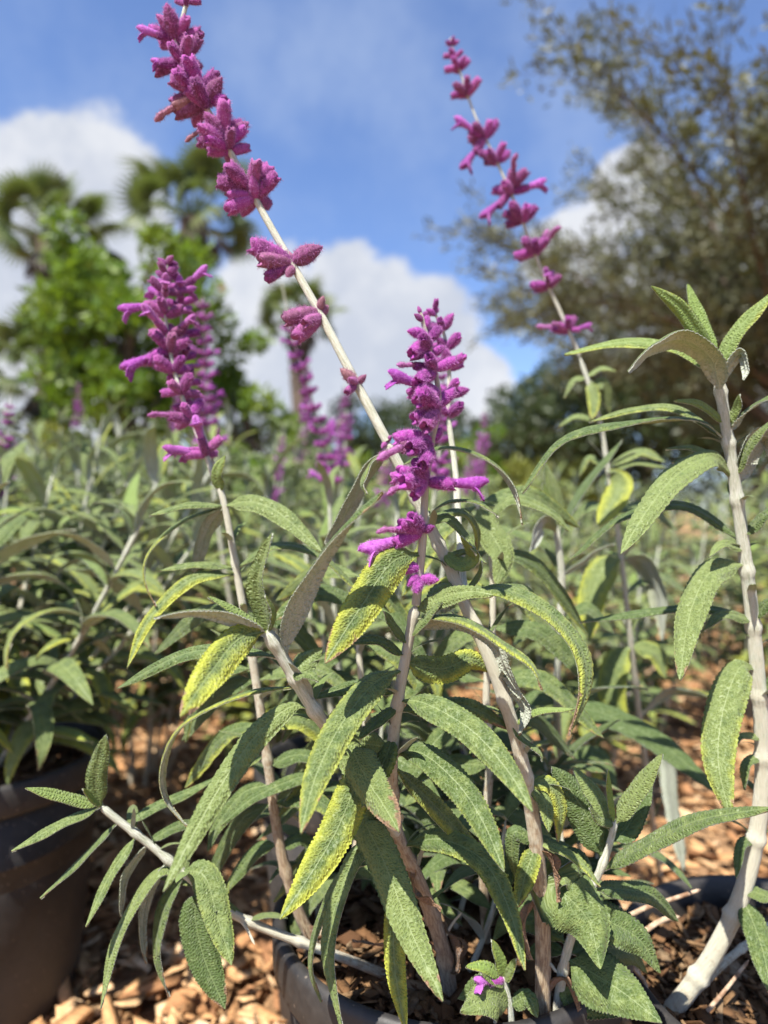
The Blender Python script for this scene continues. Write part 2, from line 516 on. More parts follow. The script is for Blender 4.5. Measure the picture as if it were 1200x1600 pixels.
def tube_arrays(sp, rad, sides=9, square=0.0):
    n = len(sp)
    T = grad(sp)
    ref = np.array([0.13, -0.97, 0.2])
    A = unit(np.cross(T, ref))
    B = np.cross(T, A)
    th = np.arange(sides) / sides * 2 * np.pi
    rr = rad[:, None] * (1 + square * np.cos(4 * th))[None, :]
    V = sp[:, None, :] + (A[:, None, :] * np.cos(th)[None, :, None] + B[:, None, :] * np.sin(th)[None, :, None]) * rr[:, :, None]
    i = np.arange(n - 1)[:, None] * sides + np.arange(sides)[None, :]
    j = np.arange(n - 1)[:, None] * sides + (np.arange(sides)[None, :] + 1) % sides
    F = np.stack([i, j, j + sides, i + sides], -1).reshape(-1, 4)
    # end caps as fans of quads are not needed: pinch both ends
    return V.reshape(-1, 3), F, th


def stem_mesh(name, sp, L, rad, sides=10, nodes=(), mat=None):
    n = len(sp)
    t = np.linspace(0, 1, n)
    r = np.array(rad, dtype=float)
    for nt in nodes:
        r = r * (1 + .32 * np.exp(-((t - nt) * L / .0028) ** 2))
    r[0] *= 1
    r[-1] *= .25
    V, F, th = tube_arrays(sp, r, sides, 0.07)
    a = np.broadcast_to(th[None, :] * np.mean(r) * 1000, (n, sides))
    uvmm = np.stack([a, np.broadcast_to((t * L * 1000)[:, None], (n, sides))], -1).reshape(-1, 2)
    uvt = np.stack([np.broadcast_to((th / 6.2832)[None, :], (n, sides)), np.broadcast_to(t[:, None], (n, sides))], -1).reshape(-1, 2)
    return mesh_np(name, V, F, [mat or M_STEM], {'mm': uvmm, 'ut': uvt})


def loft_arrays(rings):
    n, s = len(rings), len(rings[0])
    V = np.array(rings).reshape(-1, 3)
    i = np.arange(n - 1)[:, None] * s + np.arange(s)[None, :]
    j = np.arange(n - 1)[:, None] * s + (np.arange(s)[None, :] + 1) % s
    return V, np.stack([i, j, j + s, i + s], -1).reshape(-1, 4)


def fuzz_arrays(V, F, count, ln, wd, seed, base):
    r = np.random.RandomState(seed)
    c = V[F].mean(axis=1)
    nrm = np.cross(V[F[:, 2]] - V[F[:, 0]], V[F[:, 3]] - V[F[:, 1]])
    area = np.linalg.norm(nrm, axis=1)
    nrm = unit(nrm)
    idx = r.choice(len(F), count, p=area / area.sum())
    wts = r.dirichlet((1, 1, 1, 1), count)
    p = (V[F[idx]] * wts[:, :, None]).sum(axis=1)
    d = unit(nrm[idx] + r.normal(0, .45, (count, 3)))
    s = unit(np.cross(d, r.normal(0, 1, (count, 3))))
    l = ln * (.4 + r.rand(count))[:, None]
    a, b = p - s * wd, p + s * wd
    e = p + d * l
    VV = np.stack([a, b, e + s * wd * .4, e - s * wd * .4], 1).reshape(-1, 3)
    FF = np.arange(count * 4).reshape(-1, 4) + base
    return VV, FF


def floret_mesh(name, kind, seed, fuzz=0):
    """local frame: base at the origin, mouth along +X, up +Z; about 16 mm calyx, 30 mm whole flower"""
    r = np.random.RandomState(seed)
    s = 14
    th = np.arange(s) / s * 2 * np.pi
    up = np.sin(th)
    rings = []
    if kind == 'calyx':
        xs = [0, .8, 2.2, 4.5, 7.5, 10.5, 13, 15.2]
        rs = [.6, 1.5, 2.3, 2.9, 3.2, 3.25, 3.0, 2.6]
        bend = -.012 + r.normal(0, .006)
        for x, q in zip(xs, rs):
            k = x / 15.2
            rib = 1 + .07 * k * np.cos(5 * th + seed)
            lip = np.where(x > 12, 1.0, 0) * (1.9 * np.abs(np.sin(th * 1.5 + .785)) - 1.2) * (x - 12) / 3.2
            yy = q * rib * np.cos(th) * (1 - .10 * k)
            zz = q * rib * np.sin(th) * 1.05 + bend * x * x
            rings.append(np.stack([x + lip, yy, zz], 1))
        inner = rings[-1] * np.array([1, .72, .72]) + np.array([-1.2, 0, bend * 15 * 15 * .28])
        rings.append(inner)
        rings.append(rings[-1] * np.array([1, .3, .3]) + np.array([-.8, 0, bend * 15 * 15 * .7]))
        mat = M_CAL
    elif kind == 'bud':
        xs = [0, .7, 2, 4, 6.5, 9, 11, 12.6, 13.4]
        rs = [.6, 1.5, 2.4, 3.1, 3.3, 2.7, 1.8, .8, .1]
        for x, q in zip(xs, rs):
            rib = 1 + .08 * np.cos(5 * th + seed)
            rings.append(np.stack([np.full(s, x), q * rib * np.cos(th), q * rib * np.sin(th) + .03 * x * np.sin(x * .3)], 1))
        mat = M_CAL
    elif kind == 'corolla':
        xs = [9, 12, 16, 20, 23, 25.5, 28, 30, 31.2, 31.8]
        rs = [1.7, 2.0, 2.3, 2.7, 3.1, 3.3, 3.1, 2.4, 1.4, .15]
        for x, q in zip(xs, rs):
            k = max(0, (x - 23) / 9)
            # upper hood closes over; the lower lip drops and opens
            low = np.clip(-up, 0, 1)
            zz = q * np.sin(th) + .004 * (x - 9) ** 2 * .6
            xx = x - low * 6.0 * k
            zz = zz - low * 3.4 * k * (1 - .2 * k)
            yy = q * np.cos(th) * (1 + .45 * low * min(1, 2 * k)) * (1 - .08)
            rings.append(np.stack([xx, yy, zz], 1))
        mat = M_COR
    elif kind == 'lip':       # lower lip of an open flower, two lobes hanging from the mouth
        a = np.linspace(0, 1, 7)
        for i, q in enumerate(a):
            wdt = 2.2 + 2.6 * np.sin(q * 2.4)
            x0 = 24 + 5.5 * q
            z0 = -1.6 - 6 * q * q
            wob = 1 - .35 * q * (np.abs(np.cos(th)) < .35)
            rings.append(np.stack([x0 + .5 * np.sin(th) - (1 - wob) * 2, wdt * np.cos(th), z0 + .35 * np.sin(th) - .12 * (wdt * np.cos(th)) ** 2 * .4], 1))
        mat = M_COR
    else:                     # withered corolla, a shrivelled crumpled tube
        xs = [9, 12, 15, 18, 21, 24, 26, 27.5]
        rs = [1.6, 1.5, 1.2, 1.4, 1.1, 1.6, 1.1, .1]
        for x, q in zip(xs, rs):
            rr = q * (1 + .4 * r.rand(s))
            rings.append(np.stack([x + r.normal(0, .3, s), rr * np.cos(th) + np.sin(x * .5) * .7, rr * np.sin(th) - .012 * (x - 9) ** 2], 1))
        mat = M_COR
    V, F = loft_arrays(rings)
    V = V * .001
    midx = np.zeros(len(F))
    mats = [mat]
    if fuzz:
        nb = len(F) if kind != 'calyx' else s * 7
        Vf, Ff = fuzz_arrays(V, F[:nb], fuzz, .0012, .00007, seed, len(V))
        V = np.vstack([V, Vf])
        F = np.vstack([F, Ff])
        midx = np.concatenate([midx, np.ones(len(Ff))])
        mats.append(M_FUZZ)
    return mesh_np(name, V, F, mats, None, midx)


FL = {}
for kd in ('calyx', 'bud', 'corolla', 'lip', 'withered'):
    FL[kd] = [floret_mesh(kd, kd, 3 + 7 * i, fuzz=750 if kd != 'lip' else 200) for i in range(3 if kd != 'lip' else 1)]
FLNAME = {'calyx': 'calyx', 'bud': 'bud', 'corolla': 'petal_tube', 'lip': 'petal_lip', 'withered': 'withered_petal'}


def frame(d, upv=Vector((0, 0, 1)), roll=0.0):
    x = Vector(d).normalized()
    y = Vector(upv).cross(x)
    if y.length < 1e-4:
        y = Vector((0, 1, 0)).cross(x)
    y.normalize()
    z = x.cross(y)
    m = Matrix((x, y, z)).transposed().to_4x4()
    return m @ Matrix.Rotation(roll, 4, 'X')


def place(name, me, loc, rot4, scale, parent, color=None):
    o = mobj(name, me, parent, color)
    sc = scale if isinstance(scale, (tuple, list)) else (scale,) * 3
    o.matrix_basis = Matrix.Translation(loc) @ rot4 @ Matrix.Diagonal((*sc, 1))
    if parent is not None and parent.type == 'EMPTY':
        o.matrix_parent_inverse = Matrix.Translation(parent.location).inverted()
    return o


def floret(parent, base, d, length, kind='calyx', wither=0.0, roll=None):
    """one flower: its calyx and, when open, the corolla that leaves it"""
    rot = frame(d, roll=rnd.uniform(-.5, .5) if roll is None else roll)
    nom = {'calyx': .0152, 'bud': .0134, 'flower': .031, 'old': .0265}[kind]
    sc = length / nom
    col = (0, wither, 0)
    if kind == 'bud':
        place('bud', rnd.choice(FL['bud']), base, rot, sc, parent, col)
        return
    place('calyx', rnd.choice(FL['calyx']), base, rot, sc, parent, col)
    if kind == 'flower':
        place('petal_tube', rnd.choice(FL['corolla']), base, rot, sc, parent, col)
        place('petal_lip', FL['lip'][0], base, rot, sc, parent, col)
    elif kind == 'old':
        place('withered_petal', rnd.choice(FL['withered']), base, rot, sc, parent, (0, max(.35, wither), 0))


# ------------------------------------------------------------------ the setting: ground
def sheet(name, size, z, mat):
    g = np.linspace(-1, 1, 21)
    X, Y = np.meshgrid(g * size, g * size)
    V = np.stack([X.ravel(), Y.ravel(), np.full(X.size, z)], 1)
    i = np.arange(20)[:, None] * 21 + np.arange(20)[None, :]
    F = np.stack([i, i + 1, i + 22, i + 21], -1).reshape(-1, 4)
    o = mobj(name, mesh_np(name, V, F, [mat], smooth=False), kind='structure')
    return o


ground = sheet('ground', 400.0, 0.0, M_GROUND)
ground['label'] = 'orange brown mulch covered ground'


def chips(name, centres, sizes, mat, flat=.35, seed=1):
    """bark chips: bent irregular flat slivers, one mesh"""
    r = np.random.RandomState(seed)
    n = len(centres)
    c = np.array([[-1, -1, -1], [1, -1, -1], [1, 1, -1], [-1, 1, -1], [-1, -1, 1], [1, -1, 1], [1, 1, 1], [-1, 1, 1]], float)
    loc = np.repeat(c[None], n, 0) * (1 + r.normal(0, .28, (n, 8, 3)))
    asp = np.stack([np.ones(n), .16 + .32 * r.rand(n), .05 + .09 * r.rand(n)], 1)
    loc = loc * asp[:, None, :] * sizes[:, None, None]
    loc[:, :, 2] += (loc[:, :, 0] / np.maximum(sizes[:, None], 1e-6)) ** 2 * sizes[:, None] * r.normal(0, .12, n)[:, None]
    a, b, g = r.rand(n) * 6.283, r.normal(0, flat, n), r.normal(0, flat, n)
    ca, sa, cb, sb, cg, sg = np.cos(a), np.sin(a), np.cos(b), np.sin(b), np.cos(g), np.sin(g)
    z = np.zeros(n)
    o = np.ones(n)
    Rz = np.stack([np.stack([ca, -sa, z], 1), np.stack([sa, ca, z], 1), np.stack([z, z, o], 1)], 1)
    Ry = np.stack([np.stack([cb, z, sb], 1), np.stack([z, o, z], 1), np.stack([-sb, z, cb], 1)], 1)
    Rx = np.stack([np.stack([o, z, z], 1), np.stack([z, cg, -sg], 1), np.stack([z, sg, cg], 1)], 1)
    M = Rz @ Ry @ Rx
    V = np.einsum('nij,nkj->nki', M, loc) + centres[:, None, :]
    f = np.array([[0, 3, 2, 1], [4, 5, 6, 7], [0, 1, 5, 4], [1, 2, 6, 5], [2, 3, 7, 6], [3, 0, 4, 7]])
    F = (f[None] + np.arange(n)[:, None, None] * 8).reshape(-1, 4)
    return mesh_np(name, V.reshape(-1, 3), F, [mat], smooth=False)


nC = 16000
yy = .35 + 4.2 * nrs.rand(nC) ** 1.7
xx = (nrs.rand(nC) * 2 - 1) * (yy * .68 + .25)
ss_ = .006 + .024 * nrs.rand(nC) ** 2.2
mul = mobj('bark_mulch', chips('bark_mulch', np.stack([xx, yy, .004 + .016 * nrs.rand(nC)], 1), ss_, M_BARK, .3), kind='stuff')
tag(mul, 'orange brown bark chips scattered over the ground between the pots', 'mulch')

# ------------------------------------------------------------------ pots


def lathe(profile, seg=56):
    th = np.arange(seg) / seg * 2 * np.pi
    rings = [np.stack([r * np.cos(th), r * np.sin(th), np.full(seg, z)], 1) for r, z in profile]
    return loft_arrays(rings)


def pot(cx, cy, r, h, label, soil_label=None, tilt=(0, 0)):
    t = thing('nursery_pot', (cx, cy, 0), label, 'pot', 'black plastic nursery pots')
    b = r * .80
    body = [(.001, .004), (b - .006, .004), (b, .010), (b + (r - .004 - b) * .5, h * .45), (r - .004, h - .026), (r - .007, h - .025), (r - .010, h - .10), (b - .01, .03), (.001, .03)]
    V, F = lathe(body)
    mobj('body', mesh_np('pot_body', V, F, [M_POT]), t).matrix_basis = Matrix.Translation((cx, cy, 0))
    rim = [(r - .0065, h - .030), (r + .003, h - .030), (r + .0045, h - .027), (r + .005, h - .004), (r + .003, h), (r - .001, h + .001), (r - .004, h - .002), (r - .0055, h - .012), (r - .0065, h - .030)]
    V, F = lathe(rim)
    mobj('rim', mesh_np('pot_rim', V, F, [M_POT]), t).matrix_basis = Matrix.Translation((cx, cy, 0))
    t.children[0].matrix_parent_inverse = Matrix.Translation((-cx, -cy, 0))
    t.children[1].matrix_parent_inverse = Matrix.Translation((-cx, -cy, 0))
    if soil_label:
        n = 1500
        a, q = nrs.rand(n) * 6.283, np.sqrt(nrs.rand(n)) * (r - .014)
        c = np.stack([cx + q * np.cos(a), cy + q * np.sin(a), h - .022 + .006 * nrs.rand(n)], 1)
        s = .003 + .009 * nrs.rand(n) ** 2.2
        me = chips('potting_soil', c, s, M_SOIL, .35, int(cx * 1000) % 97)
        V, F = lathe([(.0005, h - .021), (r - .012, h - .021), (r - .011, h - .05), (.0005, h - .05)])
        o = mobj('potting_soil', me, kind='stuff')
        tag(o, soil_label, 'soil')
        base = mobj('soil_bed', mesh_np('soil_bed', V, F, [M_SOIL]), o)
        base.matrix_basis = Matrix.Translation((cx, cy, 0))
    return t


POTS = {
    'A': (.045, .478, .117, .257), 'B': (.280, .445, .117, .230), 'C': (-.448, .745, .132, .270),
    'D': (-.022, .735, .112, .262), 'E': (.222, .712, .112, .255)}
pot(*POTS['A'], 'black pot with dusty rim under the drooping green sage leaves', 'dark bark soil in the pot of the sage with the upright purple spike')
pot(*POTS['B'], 'black pot holding the tall thick stemmed flowerless sage', 'bark crumbs and dry litter around the thick curved stem')
pot(*POTS['C'], 'dusty black pot standing alone on the bark in full sun', 'soil in the dusty pot standing alone on the bark')
pot(*POTS['D'], 'shaded black pot right behind the dusty rimmed one')

# ------------------------------------------------------------------ sage plants, laid out by hand
ZS = .236      # soil height in the front pot


class Stem:
    pass


def _wool(k, co):
    return k.n('ShaderNodeBsdfPrincipled', {'Base Color': (0.62, 0.62, 0.55, 1), 'Roughness': 0.9, 'Specular IOR Level': 0.1, 'Sheen Weight': 0.2})


M_WOOL = simple_mat('stem_wool', _wool)


def hstem(plant, pts, r0, r1, age=(.9, .1), pink=0.0, nodes=(), name='stem', parent=None, nn=None):
    """pts: (px, py, depth) from the root upwards; radii in mm"""
    q = [P(*p) for p in pts]
    n = nn or max(24, 10 * len(pts))
    sp, L = catmull(q, n)
    # a living stem is never perfectly even
    rad = np.linspace(r0, r1, n) * .001
    s = Stem()
    s.sp, s.L, s.plant = sp, L, plant
    pxy = np.stack([600 + sp[:, 0] / sp[:, 1] * FPX, 800 - (sp[:, 2] - CAM.z) / sp[:, 1] * FPX], 1)
    s.pxy = pxy
    s.rad = rad
    s.obj = mobj(name, stem_mesh(name, sp, L, rad, 12, nodes), parent or plant, (age[0], age[1], pink))
    if sp[:, 1].mean() < .48:
        k0 = 0 if age[0] < .6 else int(n * .45)
        V, F, _ = tube_arrays(sp[k0:], rad[k0:], 12, .07)
        Vf, Ff = fuzz_arrays(V, F[:, ::-1], int(L * (n - k0) / n * 11000), .0009, .000045, n, 0)
        mobj('stem_hairs', mesh_np('stem_hairs', Vf, Ff, [M_WOOL]), s.obj, kind='stuff')
    return s


def at_stem(s, px, py):
    d = np.hypot(s.pxy[:, 0] - px, s.pxy[:, 1] - py)
    i = int(np.argmin(d))
    return i, Vector(s.sp[i])


LEAFN = [0]


def hleaf(s, pts, w, dz=0.0, phi=(20, 20), yel=0.0, brn=0.0, lum=.5, ovate=False, fold=.36, curl=.5, wave=.07, bulge=0.0, hi=True, name='leaf'):
    """leaf on stem s; pts (px, py) from base to tip; w full width in px at the base depth;
    dz depth change to the tip; phi = turn of the upper side away from the viewer (0 faces the viewer, 180 shows the underside)"""
    LEAFN[0] += 1
    if w >= 50:
        lum = min(lum, .82)
    i, b = at_stem(s, *pts[0])
    Y0 = b.y
    n_ = len(pts)
    P3 = [b]
    if (P(pts[0][0], pts[0][1], Y0) - b).length > .004:
        P3.append(P(pts[0][0], pts[0][1], Y0 - .002))
    cum = [0]
    for a, c in zip(pts[:-1], pts[1:]):
        cum.append(cum[-1] + math.hypot(c[0] - a[0], c[1] - a[1]))
    for j in range(1, n_):
        f = cum[j] / cum[-1]
        P3.append(P(pts[j][0], pts[j][1], Y0 + dz * f + bulge * math.sin(math.pi * f)))
    n = 84 if hi else 30
    sp, L = catmull(P3, n)
    T = grad(sp)
    Vv = unit(np.array(CAM)[None, :] - sp)
    Vp = unit(Vv - T * np.sum(Vv * T, 1, keepdims=True))
    B = np.cross(T, Vp)
    if B[:, 2].mean() < 0:
        B = -B
    if isinstance(phi, (int, float)):
        phi = (phi, phi)
    ph = np.radians(np.interp(np.linspace(0, 1, n), np.linspace(0, 1, len(phi)), phi))[:, None]
    N = np.cos(ph) * Vp + np.sin(ph) * B
    hw = w * (.88 if ovate else .61) / 2 / FPX * Y0
    me = leaf_mesh(name, sp, L, N, hw, fold, curl, 13 if hi else 7, .11, .0004 if hi else 0, ovate, wave=wave, seed=LEAFN[0])
    return mobj(name, me, s.plant, (yel, brn, lum))


# --- shared low-poly leaves for the plants farther away and for the small axillary leaves
LV = []
for v in range(10):
    droop = [.25, .55, .9, 1.3, 1.7, 2.1, .4, 1.1, 2.4, .7][v]
    n = 22
    t = np.linspace(0, 1, n)
    ang = .35 - droop * t ** 1.15
    step = 1.0 / (n - 1)
    x = np.concatenate([[0], np.cumsum(np.cos(ang[:-1]) * step)])
    z = np.concatenate([[0], np.cumsum(np.sin(ang[:-1]) * step)])
    y = .05 * np.sin(t * 3 + v) * t
    sp = np.stack([x, y, z], 1) * .09
    N = np.stack([-np.sin(ang), .15 * np.sin(v + t * 2), np.cos(ang)], 1)
    LV.append(leaf_mesh('leaf', sp, .09, N, .0054 + .0009 * (v % 3), .3, .45, 7, .08, 0, False, wave=.08, seed=v))


def auto_leaf(plant, pos, az, length, pitch=0.3, droopy=None, yel=0, brn=0, lum=.5, wide=1.0):
    d = Vector((math.cos(az) * math.cos(pitch), math.sin(az) * math.cos(pitch), math.sin(pitch)))
    v = droopy if droopy is not None else rnd.randrange(10)
    s = length / .09
    return place('leaf', LV[v], pos, frame(d, roll=rnd.uniform(-.35, .35)), (s, s * wide, s), plant, (yel, brn, lum))


def axillary(s, fr=(.2, .95), n=8, ln=(.012, .035), lum=.8, yel=.1):
    """small opposite leaf pairs along a stem"""
    for j in range(n):
        f = fr[0] + (fr[1] - fr[0]) * (j + .3 * rnd.random()) / n
        i = min(len(s.sp) - 1, int(f * (len(s.sp) - 1)))
        az = j * math.pi / 2 + rnd.uniform(-.5, .5)
        for side in (0, math.pi):
            l = rnd.uniform(*ln)
            auto_leaf(s.plant, Vector(s.sp[i]), az + side, l, rnd.uniform(.1, .9), rnd.choice([0, 1, 2, 6, 7]), max(0, rnd.gauss(yel, .15)), 0, lum + rnd.uniform(-.2, .2), rnd.uniform(1.0, 1.5))


def spike_flowers(axis_stem, whorls, depth_fan=.012):
    pass


def whorl(s, px, py, n, length, alpha=55, kinds=('calyx',), wither=0.0, skip=None, az0=None):
    """a ring of n flowers around the axis of spike s at the place nearest to (px, py)"""
    i, b = at_stem(s, px, py)
    T = Vector(grad(s.sp)[i])
    if T.z < 0:
        T = -T
    u = T.cross(Vector((.1, -1, .05))).normalized()
    v = T.cross(u)
    a0 = rnd.uniform(0, 6.28) if az0 is None else az0
    for j in range(n):
        az = a0 + j * 2 * math.pi / n + rnd.uniform(-.3, .3)
        al = R(alpha + rnd.uniform(-14, 14))
        d = T * math.cos(al) + (u * math.cos(az) + v * math.sin(az)) * math.sin(al)
        kd = kinds[rnd.randrange(len(kinds))]
        l = length * rnd.uniform(.85, 1.15) * (1.75 if kd in ('flower', 'old') else 1)
        floret(s.obj, b + T * rnd.uniform(-.002, .002), d, l, kd, wither * rnd.random())


def hfloret(s, base, tip, kind, dz=0.0, wither=0.0, roll=None):
    i, b = at_stem(s, *base)
    tp = P(tip[0], tip[1], b.y + dz)
    d = tp - b
    floret(s.obj, b, d, d.length, kind, wither, roll)


# ================= front sage
front = thing('sage_plant', (POTS['A'][0], POTS['A'][1], ZS), 'sage in front pot with a sharp upright purple spike and a long leaning one', 'sage plant')

F_ = hstem(front, [(705, 1560, .415), (690, 1475, .402), (655, 1380, .385), (620, 1300, .37), (612, 1200, .358), (620, 1110, .350), (635, 1020, .345), (650, 945, .343)],
           4.6, 2.3, (1.0, .45), .25, (.12, .25, .42, .6, .8, .98))
FS = hstem(front, [(650, 945, .343), (660, 850, .340), (665, 760, .338), (675, 690, .337), (686, 625, .336), (675, 560, .336), (662, 505, .335), (655, 485, .335)],
           2.2, .9, (.5, .2), .55, (), 'flower_spike')
T_ = hstem(front, [(848, 1605, .386), (848, 1450, .381), (838, 1320, .375), (822, 1220, .370), (800, 1130, .366), (765, 1030, .364), (722, 935, .366), (690, 860, .368), (605, 690, .374)],
           4.6, 2.6, (1.0, .15), 0, (.22, .43, .56, .68, .82, .9))
TS = hstem(front, [(605, 690, .374), (560, 605, .377), (500, 490, .382), (455, 410, .386), (415, 340, .389), (380, 275, .392), (340, 200, .395), (302, 130, .398), (275, 72, .40), (285, 30, .402), (296, -12, .404)],
           2.6, 1.2, (.22, .22), 0, (), 'flower_spike')
G_ = hstem(front, [(728, 945, .367), (718, 840, .40), (712, 740, .415), (700, 650, .42)], 2.0, 1.6, (.1, .1), 0, (.3, .6))
GS = hstem(front, [(700, 650, .42), (702, 590, .422), (696, 530, .424), (680, 490, .425), (676, 478, .425)], 1.5, .8, (.1, .3), .2, (), 'flower_spike')
S1 = hstem(front, [(618, 1300, .368), (570, 1220, .352), (522, 1150, .338), (490, 1108, .331), (455, 1050, .324), (430, 1008, .32), (416, 985, .318)],
           3.6, 2.6, (.55, .0), 0, (.3, .52, .66, .8, .95))
SL = hstem(front, [(492, 1478, .450), (465, 1420, .446), (437, 1320, .44), (420, 1200, .436), (398, 1050, .432), (372, 905, .430), (350, 785, .430), (334, 745, .432)],
           3.6, 1.8, (1.0, .35), 0, (.18, .42, .63, .82))
HS = hstem(front, [(334, 745, .432), (318, 700, .437), (288, 630, .445), (268, 560, .452), (258, 480, .458), (262, 400, .462)], 1.7, .8, (.2, .1), .2, (), 'flower_spike')
HS2 = hstem(front, [(350, 790, .432), (322, 690, .455), (290, 600, .47), (284, 520, .475), (283, 440, .48)], 1.5, .8, (.2, .1), .1, (), 'flower_spike')
SB = hstem(front, [(600, 1522, .430), (540, 1498, .426), (480, 1476, .422), (368, 1430, .410), (300, 1375, .402), (232, 1318, .396), (185, 1282, .392), (158, 1260, .390)],
           2.9, 2.0, (.75, .0), 0, (.28, .45, .62, .76, .88))
S5 = hstem(front, [(868, 1596, .388), (884, 1495, .384), (908, 1425, .380), (944, 1345, .374), (962, 1282, .372)], 3.0, 1.8, (.35, .0), 0, (.25, .5, .8))
S6 = hstem(front, [(500, 1475, .46), (545, 1360, .455), (580, 1240, .452), (570, 1120, .45), (560, 1000, .45), (562, 900, .45)], 3.2, 1.6, (.9, .2), 0, (.3, .5, .7, .9))
S7 = hstem(front, [(760, 1470, .46), (755, 1330, .456), (765, 1200, .452), (760, 1080, .45), (770, 960, .45), (765, 850, .452), (742, 780, .455)], 3.2, 1.6, (.9, .2), 0, (.3, .5, .7, .9))
S8 = hstem(front, [(800, 1600, .372), (795, 1560, .371), (785, 1525, .37)], 1.8, 1.2, (.1, .0), 0, ())

# the upright spike: each flower placed by hand
for b, t_, kd, dz, wi in [
        ((655, 490), (653, 478), 'bud', 0, .1), ((660, 505), (647, 490), 'bud', -.002, .1), ((664, 515), (668, 492), 'bud', .004, 0),
        ((668, 522), (636, 516), 'bud', -.004, 0), ((670, 535), (641, 545), 'calyx', -.010, 0), ((670, 532), (690, 510), 'bud', .006, 0),
        ((672, 548), (640, 556), 'calyx', -.004, 0), ((674, 552), (696, 540), 'bud', .004, 0), ((672, 545), (660, 520), 'calyx', -.012, 0),
        ((678, 578), (622, 564), 'old', -.004, 0), ((680, 585), (648, 590), 'calyx', -.012, 0), ((680, 580), (712, 562), 'calyx', .004, 0), ((678, 575), (670, 556), 'calyx', -.012, 0),
        ((686, 612), (606, 584), 'flower', -.006, 0), ((686, 615), (650, 625), 'calyx', -.012, 0), ((686, 618), (640, 606), 'calyx', .006, 0), ((686, 640), (658, 604), 'calyx', -.014, 0),
        ((684, 640), (645, 652), 'calyx', -.008, .05), ((684, 642), (662, 660), 'calyx', -.014, .15), ((685, 634), (704, 606), 'calyx', .006, 0),
        ((676, 690), (618, 676), 'calyx', -.004, 0), ((676, 690), (588, 706), 'old', -.008, .35), ((675, 694), (640, 700), 'calyx', -.014, 0), ((675, 690), (690, 668), 'bud', .006, 0), ((673, 700), (660, 728), 'calyx', -.014, 0),
        ((667, 756), (762, 757), 'flower', -.006, 0), ((667, 752), (622, 735), 'calyx', -.008, 0), ((666, 750), (603, 762), 'old', -.010, .3),
        ((667, 752), (628, 752), 'calyx', -.014, 0), ((666, 755), (645, 770), 'calyx', -.010, 0), ((667, 748), (650, 722), 'calyx', -.014, 0), ((667, 752), (612, 745), 'calyx', .004, .1),
        ((661, 832), (563, 864), 'flower', -.004, 0), ((661, 828), (625, 816), 'calyx', -.008, 0), ((661, 828), (592, 822), 'old', -.004, .4), ((661, 828), (678, 822), 'bud', -.006, 0), ((661, 828), (642, 806), 'calyx', -.012, 0),
        ((656, 888), (606, 883), 'calyx', -.004, 0), ((655, 903), (686, 906), 'bud', -.006, 0), ((655, 903), (650, 926), 'bud', -.010, 0), ((655, 900), (636, 915), 'bud', -.006, 0)]:
    hfloret(FS, b, t_, kd, dz, wi)

# the long leaning spike: fans of velvety calyces
for px, py, n, l, al in [(284, 8, 4, .009, 60), (270, 55, 8, .0155, 58), (282, 100, 7, .015, 62), (306, 150, 9, .018, 58), (316, 172, 7, .0165, 62), (344, 222, 9, .0175, 55), (352, 240, 5, .015, 62), (392, 300, 9, .0175, 50), (398, 312, 5, .015, 62)]:
    whorl(TS, px, py, n, l, al, ('calyx', 'calyx', 'calyx', 'calyx', 'bud'), .25)
for b, t_, kd, dz, wi in [
        ((278, 60), (214, 46), 'flower', -.004, 0), ((290, 105), (236, 96), 'flower', -.005, 0), ((308, 160), (240, 175), 'old', 0, .7), ((330, 205), (288, 212), 'old', 0, .8),
        ((385, 300), (352, 300), 'old', 0, .6), ((345, 230), (378, 195), 'calyx', 0, 0), ((306, 160), (356, 152), 'calyx', -.004, 0), ((305, 150), (324, 110), 'old', 0, .2), ((395, 310), (432, 272), 'calyx', -.004, .1), ((395, 310), (352, 325), 'calyx', -.004, .1),
        ((455, 412), (392, 380), 'calyx', -.006, .1), ((455, 412), (404, 405), 'calyx', -.010, .35), ((455, 412), (412, 430), 'calyx', -.004, .1), ((455, 412), (504, 384), 'bud', 0, .25), ((458, 418), (447, 432), 'bud', -.006, .4), ((455, 412), (452, 392), 'bud', 0, .6),
        ((498, 490), (442, 497), 'calyx', -.004, .3), ((498, 492), (460, 528), 'calyx', -.004, .25), ((498, 490), (505, 462), 'bud', -.003, .6), ((500, 494), (475, 505), 'calyx', -.010, .3), ((500, 492), (512, 476), 'bud', .003, .5), ((498, 490), (455, 510), 'old', .004, .5),
        ((556, 598), (532, 575), 'bud', -.003, .7), ((556, 600), (540, 612), 'calyx', -.006, .2), ((556, 600), (572, 585), 'bud', -.003, .4), ((556, 600), (545, 590), 'bud', -.008, .3), ((606, 692), (596, 700), 'bud', -.003, .2), ((606, 692), (612, 680), 'bud', -.003, .2)]:
    hfloret(TS, b, t_, kd, dz, wi)
for px, py, n, l in [(678, 490, 4, .008), (690, 515, 5, .011), (700, 545, 5, .012), (703, 575, 5, .012), (700, 618, 5, .012), (700, 645, 4, .013)]:
    whorl(GS, px, py, n, l, 58, ('calyx', 'bud'), .1)
for px, py, n, l, ks in [(262, 412, 4, .008, ('bud',)), (261, 432, 5, .011, ('calyx', 'bud')), (259, 462, 6, .015, ('calyx', 'flower')), (258, 490, 7, .015, ('calyx', 'calyx', 'flower')), (262, 520, 6, .015, ('calyx', 'calyx', 'flower')), (266, 550, 7, .016, ('calyx',)), (272, 578, 7, .016, ('calyx', 'calyx', 'old')), (284, 615, 7, .016, ('calyx',)), (298, 650, 7, .015, ('calyx', 'calyx', 'old')), (318, 708, 7, .016, ('calyx', 'calyx', 'flower'))]:
    whorl(HS, px, py, max(4, n - 2), l * .88, 62, ks, .3)
